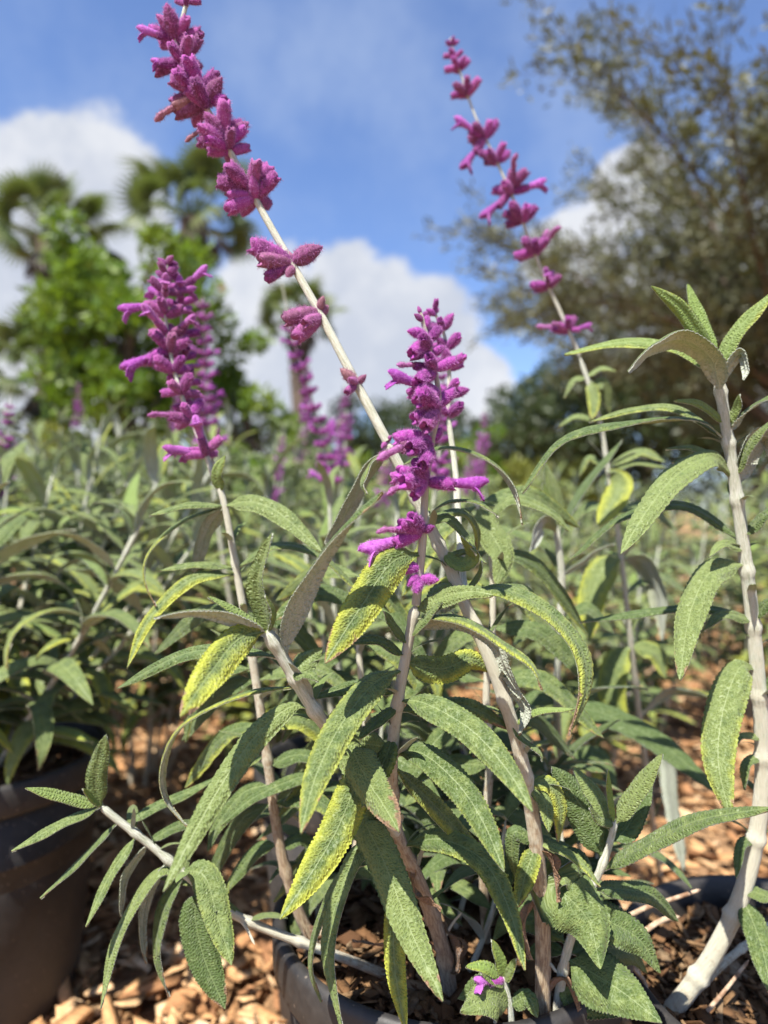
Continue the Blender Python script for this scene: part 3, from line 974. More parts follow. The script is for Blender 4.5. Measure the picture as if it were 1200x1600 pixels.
hfloret(HS, (262, 545), (190, 578), 'flower', -.004, 0)
hfloret(HS, (259, 470), (186, 486), 'flower', -.004, 0)
hfloret(HS, (320, 705), (270, 702), 'flower', -.006, .1)
for px, py in [(283, 450), (283, 480), (284, 520), (288, 560), (291, 600), (300, 640)]:
    whorl(HS2, px, py, 4, .0125, 60, ('calyx', 'calyx', 'flower'), .15)

# leaves of the branch at the left (white woolly shoot)
hleaf(S1, [(418, 1000), (382, 975), (315, 957), (240, 965)], 52, -.03, (140, 120, 100), 0, 0, .8)
hleaf(S1, [(410, 992), (372, 1000), (332, 1048), (282, 1120)], 84, -.05, (15, 5, 20), .85, .42, .5, wave=.12)
hleaf(S1, [(424, 998), (412, 950), (404, 905), (426, 833)], 52, -.01, (40, 35, 55), .1, 0, .7, fold=.7, curl=.15)
hleaf(S1, [(452, 1035), (452, 975), (492, 890), (545, 815), (597, 768)], 66, -.02, (150, 145, 110, 60), .15, .1, .15, fold=.15)
hleaf(S1, [(412, 988), (375, 958), (325, 932)], 30, -.01, (60, 40), .25, 0, .9)
hleaf(S1, [(440, 1028), (380, 1018), (290, 1022), (183, 1076)], 46, .025, (60, 40, 35), 0, 0, .3)
hleaf(S1, [(458, 1050), (478, 1035), (505, 1012)], 46, .0, (30, 20), 0, 0, .6, ovate=True)
hleaf(S1, [(460, 1052), (480, 1052), (498, 1065)], 34, -.008, (50, 40), 0, 0, .5, ovate=True)
hleaf(S1, [(488, 1108), (455, 1105), (400, 1150), (338, 1240), (255, 1393)], 62, -.06, (25, 15, 12), 0, 0, .95, fold=.2)
hleaf(S1, [(470, 1072), (380, 1085), (290, 1130), (258, 1185), (258, 1245), (298, 1300)], 44, .02, (70, 85, 110, 130), .65, .2, .35)
hleaf(S1, [(420, 990), (428, 960), (415, 930)], 20, -.01, (60, 40), .3, 0, .9)
# leaves of the sharp centre shoot
hleaf(F_, [(628, 1046), (585, 1068), (535, 1130), (495, 1210), (470, 1302)], 78, -.07, (30, 15, 15), .42, .15, .55, fold=.3)
hleaf(F_, [(618, 1095), (665, 1100), (735, 1140), (790, 1200), (832, 1268)], 74, -.06, (35, 15, 15), .22, 0, .5, fold=.35)
hleaf(F_, [(612, 1172), (660, 1178), (715, 1225), (755, 1285), (788, 1362)], 74, -.055, (35, 15, 12), .25, 0, .35, fold=.35)
hleaf(F_, [(612, 1170), (555, 1165), (572, 1215), (597, 1255), (624, 1300)], 92, -.05, (0, 5, 10), 0, .62, .75, fold=.1, wave=.14)
hleaf(F_, [(612, 1195), (565, 1215), (525, 1300), (480, 1375), (437, 1436)], 90, -.045, (10, 5, 15), .7, .05, .4, fold=.2)
hleaf(F_, [(618, 1290), (572, 1280), (600, 1345), (642, 1455), (692, 1564)], 84, -.06, (5, 0, 10), .08, .12, .8, fold=.18)
hleaf(F_, [(640, 1345), (620, 1405), (616, 1500), (634, 1615)], 58, -.03, (15, 15), .75, .05, .7, fold=.2)
hleaf(F_, [(628, 1318), (565, 1330), (530, 1400), (512, 1490), (535, 1612)], 46, -.04, (20, 30, 50), .15, .05, .6, fold=.5)
hleaf(F_, [(630, 1330), (540, 1360), (498, 1440), (485, 1510), (502, 1566)], 40, -.01, (60, 65, 60), .25, .1, .45)
hleaf(F_, [(630, 1320), (690, 1312), (755, 1345), (795, 1420), (820, 1516)], 62, -.05, (25, 15, 20), .4, .08, .3)
hleaf(FS, [(660, 865), (612, 880), (560, 955), (508, 1036)], 94, -.035, (10, 5, 10), .72, .5, .35, fold=.25, wave=.1)
hleaf(F_, [(648, 970), (720, 968), (790, 1010), (830, 1040), (848, 1078)], 48, -.04, (75, 70, 60), .55, .15, .6)
hleaf(F_, [(645, 985), (705, 970), (770, 1000), (790, 1040), (816, 1090)], 56, -.01, (130, 130, 120), .1, .05, .15)
hleaf(F_, [(632, 1040), (690, 1045), (735, 1030), (768, 1050)], 74, .02, (20, 10), .65, .1, .5, fold=.15)
hleaf(F_, [(635, 1030), (590, 1000), (543, 1006)], 36, -.015, (55, 40), .05, 0, .2)
hleaf(F_, [(622, 1085), (575, 1070), (530, 1078), (486, 1092)], 46, -.01, (45, 40), .1, 0, .35)
hleaf(F_, [(650, 955), (690, 935), (735, 925), (770, 930)], 54, -.02, (35, 35), .15, .05, .85)
hleaf(F_, [(615, 1150), (600, 1190), (565, 1262)], 60, -.02, (30, 25), .5, .05, .25)
hleaf(F_, [(620, 1110), (660, 1105), (735, 1105), (800, 1140)], 60, .02, (40, 30), .3, .6, .3)
hleaf(F_, [(622, 1105), (585, 1130), (560, 1155)], 36, -.02, (40, 30), .1, 0, .3)
hleaf(F_, [(640, 1010), (620, 985), (600, 955)], 34, -.01, (60, 40), .1, 0, .4)
hleaf(F_, [(640, 1000), (662, 970), (690, 940)], 30, -.012, (60, 40), .1, 0, .5)
hleaf(F_, [(614, 1195), (680, 1260), (735, 1320), (790, 1385)], 60, .02, (40, 30), .55, .1, .4)
# leaves of the long leaning stem
hleaf(T_, [(612, 704), (575, 735), (545, 790), (508, 850)], 62, .01, (120, 130), .1, .05, .2)
hleaf(T_, [(610, 700), (580, 725), (566, 755), (572, 772)], 40, -.025, (100, 90, 60), .25, .05, .6)
hleaf(T_, [(625, 725), (690, 700), (755, 715), (800, 760), (818, 820)], 50, -.03, (75, 95, 110), .30, .12, .45)
hleaf(T_, [(665, 805), (700, 785), (745, 785), (780, 808)], 36, -.02, (90, 80), .25, .05, .5)
hleaf(T_, [(668, 815), (700, 810), (730, 840), (745, 868)], 34, -.02, (55, 50), .3, .05, .6)
hleaf(T_, [(670, 810), (720, 800), (745, 828), (746, 872)], 40, .03, (70, 60), .55, .35, .4)
hleaf(T_, [(722, 936), (780, 920), (850, 950), (905, 1010), (915, 1075), (890, 1150)], 62, -.05, (60, 50, 50, 60), .5, .30, .55, fold=.35)
hleaf(T_, [(722, 936), (770, 918), (820, 920), (845, 945)], 44, .015, (80, 60), .2, 0, .6)
hleaf(T_, [(720, 935), (690, 930), (665, 960)], 50, -.02, (30, 20), .15, .05, .9, ovate=True)
hleaf(T_, [(745, 985), (775, 1010), (790, 1050), (815, 1092)], 50, -.01, (140, 120), .1, .05, .1)
hleaf(T_, [(770, 1045), (800, 1075), (822, 1110), (812, 1150)], 46, -.012, (120, 130), .1, .1, .15)
hleaf(T_, [(800, 1130), (840, 1112), (897, 1108)], 22, -.02, (50, 40), .15, 0, .9)
hleaf(T_, [(800, 1128), (812, 1150), (842, 1175), (848, 1190)], 26, -.01, (60, 60), .1, 0, .5)
hleaf(T_, [(836, 1325), (822, 1365), (808, 1418)], 54, -.015, (20, 15), .65, .45, .5)
hleaf(T_, [(838, 1325), (862, 1322), (905, 1345), (938, 1386)], 30, -.015, (50, 40), .45, .1, .8)
hleaf(T_, [(826, 1225), (858, 1225), (875, 1260), (872, 1315)], 46, -.005, (30, 40), .75, .3, .7)
hleaf(T_, [(828, 1232), (850, 1250), (858, 1300)], 40, -.015, (30, 20), .3, .05, .7)
hleaf(T_, [(838, 1320), (805, 1300), (800, 1330), (805, 1370)], 40, 0, (30, 20), .1, 0, .3)
hleaf(T_, [(836, 1310), (830, 1270), (840, 1225), (850, 1210)], 24, .004, (40, 40), .1, 0, .8)
hleaf(T_, [(690, 860), (720, 880), (738, 868), (720, 838)], 34, -.02, (40, 30), .3, 0, .9, ovate=True)
hleaf(T_, [(695, 868), (730, 862), (760, 880)], 22, -.01, (50, 40), .1, 0, .5)
hleaf(T_, [(720, 935), (748, 898), (752, 876)], 20, -.01, (50, 40), .1, 0, .8)
# leaf pairs high on the left stem
hleaf(SL, [(350, 790), (290, 790), (233, 806)], 30, -.02, (60, 60), .15, 0, .6)
hleaf(SL, [(350, 787), (395, 785), (440, 805), (502, 862)], 56, -.03, (45, 30, 25), .12, 0, .75)
hleaf(SL, [(340, 770), (338, 740), (352, 712)], 36, -.01, (40, 40), .3, 0, .9)
hleaf(SL, [(350, 792), (322, 830), (300, 905)], 52, .01, (140, 130), .4, .1, .2)
hleaf(SL, [(348, 795), (285, 815), (235, 860), (225, 905), (243, 948)], 40, -.02, (75, 85, 100), .55, .25, .55)
hleaf(SL, [(372, 890), (310, 882), (247, 892)], 28, -.01, (60, 50), .2, 0, .6)
hleaf(SL, [(372, 895), (300, 905), (235, 965), (198, 1045)], 44, -.03, (50, 45, 40), .7, .1, .6)
hleaf(SL, [(372, 890), (430, 852), (500, 868), (562, 925)], 46, -.01, (65, 70, 60), .3, 0, .5)
hleaf(SL, [(396, 1040), (350, 1050), (300, 1100), (290, 1160)], 44, .0, (50, 40), .3, .1, .4)
hleaf(SL, [(420, 1200), (470, 1180), (530, 1200)], 44, -.005, (40, 40), .1, 0, .3)
hleaf(SL, [(425, 1230), (380, 1240), (340, 1290), (325, 1330)], 46, -.01, (40, 30), .0, 0, .4)
hleaf(SL, [(430, 1280), (480, 1215), (400, 1245), (345, 1290)], 40, -.02, (45, 40), 0, 0, .3)
hleaf(SL, [(416, 1180), (370, 1200), (345, 1260)], 36, 0, (40, 40), .4, .1, .5)
hleaf(SL, [(440, 1320), (400, 1330), (360, 1380), (350, 1400)], 40, 0, (30, 30), 0, 0, .3)
hleaf(SL, [(440, 1330), (470, 1310), (500, 1330)], 36, .01, (30, 30), 0, 0, .3)
# the low branch reaching left over the bark
hleaf(SB, [(160, 1261), (95, 1288), (18, 1330)], 38, -.03, (60, 50), .1, 0, .7, fold=.4)
hleaf(SB, [(160, 1258), (105, 1246), (40, 1231)], 34, -.02, (40, 30), .2, 0, .9)
hleaf(SB, [(160, 1258), (150, 1215), (166, 1148)], 54, -.01, (20, 20), .05, 0, .55)
hleaf(SB, [(158, 1256), (142, 1246), (130, 1232)], 20, -.02, (50, 40), .4, 0, .95)
hleaf(SB, [(180, 1288), (125, 1345), (63, 1404)], 30, -.02, (70, 65), .2, .1, .4)
hleaf(SB, [(215, 1308), (172, 1368), (134, 1448)], 32, -.03, (45, 40), 0, .05, .6)
hleaf(SB, [(228, 1318), (196, 1370), (188, 1432)], 38, 0, (120, 120), .2, .05, .3)
hleaf(SB, [(300, 1375), (245, 1365), (185, 1460), (157, 1576)], 40, -.035, (60, 50, 45), 0, .05, .8)
hleaf(SB, [(262, 1345), (232, 1395), (222, 1450), (228, 1506)], 44, .0, (125, 120), .2, .25, .35)
hleaf(SB, [(290, 1368), (256, 1420), (245, 1490), (264, 1558)], 52, -.01, (35, 60, 90), .15, .25, .4, fold=.5)
hleaf(SB, [(280, 1360), (320, 1370), (342, 1440), (362, 1508)], 74, -.03, (10, 10), .25, .1, .6)
hleaf(SB, [(312, 1385), (305, 1430), (320, 1500), (352, 1576)], 82, -.02, (0, 0), .15, .35, .15)
hleaf(SB, [(195, 1290), (240, 1262), (290, 1240), (340, 1215)], 34, .04, (45, 40), 0, 0, .4)
hleaf(SB, [(232, 1318), (280, 1290), (330, 1285)], 34, .03, (45, 40), 0, 0, .35)
# the young shoot at the right of the pot
hleaf(S5, [(910, 1420), (880, 1395), (920, 1440), (938, 1514)], 110, -.03, (10, 5), 0, 0, .5, ovate=True, fold=.12)
hleaf(S5, [(884, 1495), (912, 1512), (965, 1545), (1034, 1598)], 92, -.04, (15, 10), 0, 0, .45, ovate=True, fold=.15)
hleaf(S5, [(936, 1360), (1000, 1325), (1090, 1283), (1206, 1262)], 58, -.05, (50, 45, 40), 0, .05, .45, fold=.4)
hleaf(S5, [(960, 1292), (985, 1250), (1035, 1178)], 52, -.01, (30, 30), .15, 0, .9)
hleaf(S5, [(952, 1318), (985, 1285), (1016, 1205)], 64, .02, (20, 20), 0, 0, .1)
hleaf(S5, [(942, 1345), (925, 1290), (895, 1240), (862, 1198)], 92, .01, (10, 10), 0, .0, .15, fold=.15)
hleaf(S5, [(955, 1305), (935, 1250), (895, 1198)], 52, .015, (30, 30), 0, .1, .7)
hleaf(S5, [(958, 1285), (953, 1245), (950, 1202)], 18, -.005, (30, 30), .3, 0, .95)
hleaf(S5, [(912, 1415), (885, 1378), (868, 1390)], 30, -.01, (40, 40), .2, 0, .8)
hleaf(S5, [(905, 1430), (893, 1380), (915, 1398)], 24, -.005, (60, 60), .3, .3, .7)
hleaf(S5, [(960, 1290), (935, 1280), (922, 1262)], 26, -.01, (40, 40), .1, 0, .6)
hleaf(S5, [(876, 1545), (900, 1555), (960, 1570), (1000, 1590)], 60, -.01, (25, 20), 0, 0, .2, ovate=True)
hleaf(S5, [(878, 1540), (895, 1580), (885, 1610)], 40, -.01, (25, 20), 0, 0, .7)
hleaf(S5, [(886, 1490), (850, 1480), (820, 1500)], 40, .02, (25, 20), 0, 0, .2)
hleaf(S5, [(905, 1430), (950, 1440), (1000, 1470), (1030, 1520)], 70, -.01, (25, 20), 0, .05, .3, ovate=True)
hleaf(S5, [(925, 1385), (975, 1390), (1020, 1400), (1060, 1440)], 56, .02, (35, 30), 0, .05, .25)
hleaf(S5, [(930, 1375), (900, 1340), (870, 1350), (850, 1400)], 56, .03, (35, 30), .1, .05, .25)
hleaf(S5, [(888, 1480), (850, 1440), (800, 1430), (770, 1470)], 56, .03, (25, 20), 0, .05, .25, ovate=True)
hleaf(S5, [(886, 1490), (930, 1480), (985, 1490), (1010, 1520)], 60, .03, (25, 20), 0, .05, .2, ovate=True)
# the small sprout by the rim
hleaf(S8, [(787, 1530), (782, 1500), (768, 1468)], 32, -.004, (30, 30), .35, 0, .95)
hleaf(S8, [(787, 1530), (762, 1512), (728, 1510)], 34, -.01, (30, 30), .35, 0, .95)
hleaf(S8, [(790, 1535), (800, 1510), (806, 1498)], 26, -.01, (40, 30), .3, 0, .9)
hleaf(S8, [(797, 1575), (770, 1558), (720, 1580)], 70, -.02, (15, 10), 0, 0, .8, ovate=True)
hleaf(S8, [(795, 1560), (760, 1545), (715, 1560)], 60, .0, (15, 10), 0, 0, .3, ovate=True)
hleaf(S8, [(797, 1570), (825, 1560), (840, 1590)], 44, -.01, (25, 10), 0, 0, .4)
hleaf(S8, [(790, 1540), (770, 1532), (752, 1520)], 22, -.01, (40, 30), .2, 0, .9)
hfloret(S8, (786, 1530), (742, 1534), 'flower', -.01, 0)
# thickets of leaves deeper in the front plant
for s_, lst in ((S6, [((545, 1360), -1), ((560, 1300), 1), ((580, 1240), -1), ((578, 1180), 1), ((570, 1120), -1), ((565, 1060), 1), ((560, 1000), -1), ((560, 940), 1), ((562, 905), -1)]),
                (S7, [((755, 1340), 1), ((760, 1260), -1), ((765, 1200), 1), ((762, 1120), -1), ((762, 1060), 1), ((768, 980), -1), ((768, 920), 1), ((765, 860), -1), ((745, 790), 1)]),
                (SL, [((398, 1060), 1), ((410, 1130), -1), ((428, 1250), 1), ((384, 960), 1)])):
    for (px, py), sd in lst:
        for q in (sd, -sd):
            ln = rnd.uniform(110, 190)
            a = rnd.uniform(-.1, .8)
            e = (px + q * ln * math.cos(a), py + ln * math.sin(a) + 40)
            md = ((px * .5 + e[0] * .5), (py + e[1]) / 2 - ln * .22)
            hleaf(s_, [(px, py), md, e], rnd.uniform(44, 62), rnd.uniform(-.03, .04), (rnd.uniform(20, 60), rnd.uniform(10, 60)), max(0, rnd.gauss(.2, .3)), max(0, rnd.gauss(0, .15)), rnd.uniform(.1, .6), hi=False)
hleaf(S7, [(745, 790), (765, 830), (785, 870), (776, 915)], 70, -.03, (20, 15), .15, .05, .85)
hleaf(S7, [(755, 815), (800, 780), (860, 800), (890, 830)], 40, -.01, (55, 50), .1, 0, .7)
for s_, fr, n_ in ((F_, (.30, .97), 9), (T_, (.40, .9), 8), (S1, (.35, .9), 5), (SL, (.45, .95), 6), (SB, (.45, .95), 6), (S6, (.35, .98), 7), (S7, (.35, .98), 7)):
    axillary(s_, fr, n_)
# short leafy shoots crowding the pot
for j in range(20):
    a = rnd.uniform(0, 6.283)
    q = rnd.uniform(.02, .095)
    b = Vector((POTS['A'][0] + q * math.cos(a), POTS['A'][1] + .02 + q * math.sin(a) * .8, ZS - .004))
    e = b + Vector((rnd.uniform(-.03, .03), rnd.uniform(-.01, .03), rnd.uniform(.06, .15)))
    sp, L = catmull([b, b.lerp(e, .5) + Vector((.006, 0, 0)), e], 12)
    mobj('stem', stem_mesh('stem', sp, L, np.linspace(2.0, 1.2, 12) * .001, 7), front, (.5, 0, 0))
    for i in range(3, 12, 2):
        az = i * .785 + a
        for sd in (0, math.pi):
            auto_leaf(front, Vector(sp[i]), az + sd, rnd.uniform(.045, .08), rnd.uniform(.1, .7), rnd.choice([1, 2, 3, 4, 7]), max(0, rnd.gauss(.05, .25)), max(0, rnd.gauss(0, .2)), rnd.uniform(.1, .7), rnd.uniform(1.1, 1.7))
# broken side shoots and dead leaves low on the woody stems
for s_, a, b, r in ((SB, (372, 1430), (398, 1476), 1.1), (F_, (690, 1475), (722, 1425), 1.0), (T_, (848, 1440), (872, 1428), 1.2), (T_, (848, 1500), (870, 1520), 1.1)):
    i, bb = at_stem(s_, *a)
    sp, L = catmull([bb, bb.lerp(P(*b, bb.y - .004), .5) + Vector((0, 0, .002)), P(*b, bb.y - .008)], 10)
    mobj('side_shoot', stem_mesh('side_shoot', sp, L, np.linspace(r, r * .6, 10) * .001), front, (.6, .5, 0))
for s_, pts, w in ((F_, [(700, 1530), (712, 1500), (702, 1460), (690, 1440)], 40), (F_, [(695, 1500), (660, 1470), (620, 1480), (550, 1470)], 18), (SL, [(470, 1440), (480, 1475), (470, 1520), (482, 1540)], 36),
                   (T_, [(845, 1400), (820, 1440), (830, 1500)], 22), (T_, [(838, 1320), (862, 1350), (872, 1410)], 26), (F_, [(640, 1345), (650, 1400), (690, 1420)], 20), (T_, [(848, 1560), (880, 1530), (905, 1580)], 24)):
    o = hleaf(s_, pts, w, -.01, (40, 120), .2, 3.0, .5, fold=.9, curl=.1, wave=.5, hi=False, name='dead_leaf')

# ================= tall flowerless sage at the right
rightp = thing('sage_plant', (POTS['B'][0], POTS['B'][1], .209), 'tall flowerless sage with thick pale curved stem and large arching leaves', 'sage plant')
SR = hstem(rightp, [(1040, 1590, .437), (1075, 1548, .436), (1115, 1490, .432), (1158, 1400, .427), (1183, 1300, .423), (1192, 1200, .420), (1186, 1080, .416), (1175, 960, .412), (1160, 840, .408), (1146, 740, .404), (1132, 650, .400), (1122, 585, .398), (1116, 555, .397)],
           6.0, 3.0, (.62, .0), 0, (.08, .19, .31, .43, .52, .62, .70, .80, .88, .95), nn=160)
SR2 = hstem(rightp, [(1075, 1560, .438), (1125, 1510, .45), (1180, 1465, .47), (1230, 1420, .49)], 3.0, 1.8, (.8, .4), 0, (.5,))
hleaf(SR, [(1118, 562), (1085, 512), (1060, 478), (1018, 447)], 46, -.02, (35, 30, 25), .35, 0, .95)
hleaf(SR, [(1118, 560), (1098, 508), (1074, 444)], 42, .012, (30, 30), .15, 0, .95)
hleaf(SR, [(1122, 575), (1150, 520), (1212, 452)], 48, -.01, (40, 40), .35, 0, .9)
hleaf(SR, [(1127, 620), (1112, 560), (1066, 530), (1020, 545), (980, 580)], 78, -.05, (150, 135, 115, 100), .05, 0, .95, fold=.35)
hleaf(SR, [(1122, 590), (1060, 545), (975, 535), (882, 554)], 44, .03, (55, 55), .35, 0, .9)
hleaf(SR, [(1124, 600), (1155, 552), (1166, 578), (1162, 594)], 40, -.015, (130, 120), 0, 0, .9)
hleaf(SR, [(1134, 660), (1095, 632), (1054, 626)], 26, -.012, (50, 40), .2, 0, .9)
hleaf(SR, [(1136, 665), (1150, 640), (1155, 616)], 28, -.012, (40, 40), .2, 0, .9)
hleaf(SR, [(1138, 680), (1170, 640), (1215, 612)], 46, -.012, (110, 80), .1, 0, .5)
hleaf(SR, [(1136, 690), (1090, 658), (985, 660), (880, 688), (815, 770)], 56, -.02, (95, 95, 70, 60), .2, .05, .3)
hleaf(SR, [(1136, 692), (1060, 640), (990, 640), (920, 660)], 40, .03, (70, 60), .3, 0, .7)
hleaf(SR, [(1146, 746), (1112, 715), (1055, 745), (1010, 800), (970, 866)], 72, -.055, (60, 40, 25, 20), .02, 0, .95, fold=.35)
hleaf(SR, [(1140, 725), (1085, 700), (1040, 702)], 26, -.005, (60, 60), .15, 0, .6)
hleaf(SR, [(1142, 730), (1100, 712), (1050, 722)], 24, .0, (60, 60), .15, 0, .6)
hleaf(SR, [(1146, 745), (1175, 690), (1215, 650)], 40, -.02, (60, 60), .1, 0, .6)
hleaf(SR, [(1150, 760), (1180, 690), (1205, 690), (1225, 760)], 66, -.01, (140, 130), .1, 0, .9)
hleaf(SR, [(1160, 845), (1070, 790), (970, 810), (890, 875)], 56, .03, (60, 70, 70), .15, .05, .25)
hleaf(SR, [(1160, 840), (1205, 800), (1230, 830)], 50, -.02, (60, 60), .1, 0, .4)
hleaf(SR, [(1162, 880), (1110, 895), (1078, 960), (1062, 1062)], 74, -.05, (35, 20, 18), .12, .1, .85, fold=.25)
hleaf(SR, [(1160, 860), (1130, 850), (1108, 870)], 30, -.015, (50, 40), 0, 0, .8)
hleaf(SR, [(1185, 1045), (1155, 1045), (1130, 1110), (1122, 1190), (1142, 1280)], 86, -.055, (20, 8, 8), .35, .15, .75, fold=.2)
hleaf(SR, [(1172, 960), (1090, 950), (1000, 958), (905, 972)], 44, .03, (65, 60), 0, 0, .15)
hleaf(SR, [(1175, 970), (1130, 960), (1100, 985)], 36, -.015, (50, 40), 0, 0, .6)
hleaf(SR, [(1175, 970), (1205, 940), (1230, 960)], 36, -.015, (50, 40), 0, 0, .3)
hleaf(SR, [(1186, 1090), (1215, 1060), (1240, 1090)], 46, -.015, (40, 40), 0, 0, .3)
hleaf(SR, [(1180, 1310), (1158, 1320), (1150, 1372)], 28, -.015, (30, 30), .05, .05, .3)
hleaf(SR, [(1160, 1400), (1172, 1430), (1190, 1480), (1208, 1560)], 62, -.04, (20, 20), .05, .05, .4)
hleaf(SR, [(1165, 1390), (1195, 1400), (1220, 1410)], 40, -.02, (40, 40), .1, 0, .6)
hleaf(SR, [(1188, 1150), (1160, 1150), (1150, 1165)], 22, -.01, (40, 40), .1, 0, .7)
hleaf(SR, [(1190, 1180), (1165, 1195), (1163, 1235)], 28, -.01, (30, 40), .1, .1, .5)
axillary(SR, (.30, .93), 9, (.012, .03))
for pts, r in (([(985, 1430, .46), (1010, 1418, .455), (1050, 1405, .455), (1095, 1390, .46)], 1.7), ([(960, 1500, .445), (990, 1470, .45), (1030, 1440, .455), (1062, 1432, .46)], 2.2), ([(1105, 1580, .425), (1135, 1545, .43), (1170, 1500, .436)], 1.4), ([(945, 1440, .45), (980, 1500, .44), (1010, 1540, .432), (1000, 1570, .43)], 1.6)):
    sp, L = catmull([P(*p) for p in pts], 18)
    o = mobj('dry_twig', stem_mesh('dry_twig', sp, L, np.linspace(r, r * .7, 18) * .001, mat=M_DRY))
    tag(o, 'dry pale broken twig lying in the litter by the thick curved stem', 'twig', 'dry twigs in the pot')

# ================= plant behind with the soft right-hand spike
back = thing('sage_plant', (.33, .94, .0), 'soft focus sage with one thin purple spike rising against the olive tree', 'sage plant')
SM = hstem(back, [(925, 1428, .93), (900, 1300, .78), (878, 1200, .65), (870, 1080, .57), (876, 980, .555), (878, 900, .55), (872, 850, .548), (868, 815, .547)], 4.2, 2.6, (.5, -.1), 0, (.2, .45, .68, .9))
SP = hstem(back, [(1035, 1400, .97), (1016, 1260, .78), (1000, 1130, .68), (985, 1000, .64), (968, 850, .63), (950, 735, .622), (935, 650, .62), (905, 555, .62)], 4.0, 2.0, (.6, .1), 0, (.15, .4, .62, .8, .93))
PS = hstem(back, [(905, 555, .62), (872, 480, .62), (845, 420, .62), (808, 325, .622), (775, 250, .624), (742, 180, .626), (718, 110, .628), (703, 58, .63)], 1.9, .8, (.2, .1), .25, (), 'flower_spike')
for px, py, n, l, ks in [(704, 68, 4, .009, ('bud',)), (709, 88, 5, .010, ('bud', 'calyx')), (716, 112, 5, .013, ('calyx', 'bud')), (727, 150, 7, .015, ('calyx',)), (757, 215, 7, .018, ('calyx', 'calyx', 'flower')), (770, 255, 6, .018, ('calyx', 'calyx', 'old')), (798, 300, 7, .019, ('calyx', 'calyx', 'old')), (814, 345, 7, .018, ('calyx',)), (838, 398, 7, .018, ('calyx', 'calyx', 'old')), (858, 450, 6, .016, ('calyx', 'calyx', 'flower')), (886, 515, 6, .015, ('calyx', 'old'))]:
    whorl(PS, px, py, n, l, 58, ks, .2)
hfloret(PS, (800, 300), (854, 284), 'flower', 0, 0)
hfloret(PS, (800, 302), (752, 342), 'flower', 0, .1)
hfloret(PS, (758, 218), (722, 265), 'flower', 0, .1)
hfloret(PS, (886, 515), (925, 508), 'flower', 0, .1)
for s_, pts, w, dz, ph, y_, b_, l_ in [
        (SM, [(870, 832), (850, 818), (826, 862)], 48, -.04, (140, 120), 0, 0, .9), (SM, [(870, 835), (868, 780), (852, 722)], 46, 0, (35, 30), 0, 0, .7),
        (SM, [(874, 850), (905, 770), (972, 688)], 42, .03, (70, 60), 0, 0, .2), (SM, [(870, 825), (860, 790), (848, 755)], 24, -.01, (40, 30), .2, 0, .95),
        (SM, [(877, 905), (935, 860), (960, 850)], 40, .02, (110, 100), 0, 0, .6), (SM, [(877, 900), (850, 850), (800, 830), (740, 812)], 42, .02, (60, 60), 0, 0, .5),
        (SM, [(876, 960), (920, 950), (960, 990)], 44, .0, (50, 50), 0, 0, .4), (SM, [(874, 1000), (830, 985), (800, 1010)], 40, -.02, (50, 50), 0, 0, .4),
        (SM, [(870, 1110), (935, 1112), (1030, 1160), (1132, 1246)], 66, -.07, (40, 35, 35), 0, 0, .1), (SM, [(870, 1100), (835, 1090), (800, 1120)], 50, .0, (40, 40), 0, 0, .2),
        (SM, [(872, 1180), (930, 1180), (965, 1230)], 60, -.03, (40, 40), 0, 0, .3),
        (SP, [(922, 600), (928, 620), (925, 655)], 34, -.02, (20, 20), .6, .2, .7), (SP, [(925, 605), (945, 600), (952, 645)], 36, .01, (30, 40), .1, 0, .7),
        (SP, [(920, 590), (895, 595), (882, 622)], 26, 0, (60, 60), .2, .1, .7), (SP, [(920, 585), (940, 575), (962, 580)], 22, 0, (60, 60), .3, .0, .8),
        (SP, [(935, 655), (900, 650), (872, 668)], 24, 0, (60, 60), .2, .1, .7), (SP, [(950, 730), (968, 760), (935, 822)], 64, -.03, (15, 15), .75, .05, .8),
        (SP, [(950, 730), (1000, 705), (1040, 722)], 38, 0, (55, 55), .3, 0, .8), (SP, [(952, 738), (990, 722), (1042, 730)], 30, .0, (70, 60), .2, 0, .8), (SP, [(948, 725), (920, 715), (905, 745)], 34, .0, (70, 60), .4, .05, .5),
        (SP, [(970, 868), (945, 885), (925, 930), (922, 1000)], 78, -.03, (20, 20), .65, .1, .8), (SP, [(970, 868), (1005, 880), (1030, 930), (1035, 1000)], 70, -.01, (130, 130), .5, .2, .6),
        (SP, [(986, 1010), (965, 1030), (955, 1090), (985, 1150)], 74, -.02, (20, 20), .65, .1, .6), (SP, [(986, 1010), (1025, 1020), (1040, 1060)], 50, -.01, (30, 30), .5, .1, .7),
        (SP, [(998, 1120), (1050, 1080), (1110, 1090)], 56, -.01, (110, 110), .2, .1, .3), (SP, [(998, 1130), (1040, 1180), (1050, 1250), (1070, 1370)], 56, -.05, (120, 140), .1, .1, .4),
        (SP, [(980, 930), (1030, 900), (1080, 930)], 44, .03, (60, 60), .2, 0, .5), (SP, [(992, 1080), (950, 1060), (905, 1090)], 50, .02, (50, 60), .2, 0, .4), (SP, [(960, 800), (1010, 790), (1060, 830)], 44, .03, (60, 60), .2, 0, .5), (SP, [(960, 800), (920, 790), (880, 830)], 44, .03, (60, 60), .2, 0, .5)]:
    hleaf(s_, pts, w, dz, ph, y_, b_, l_, hi=False)
axillary(SM, (.3, .95), 6, (.015, .04))
axillary(SP, (.3, .97), 7, (.015, .035))

# ------------------------------------------------------------------ sage plants farther back
BUSHN = [0]


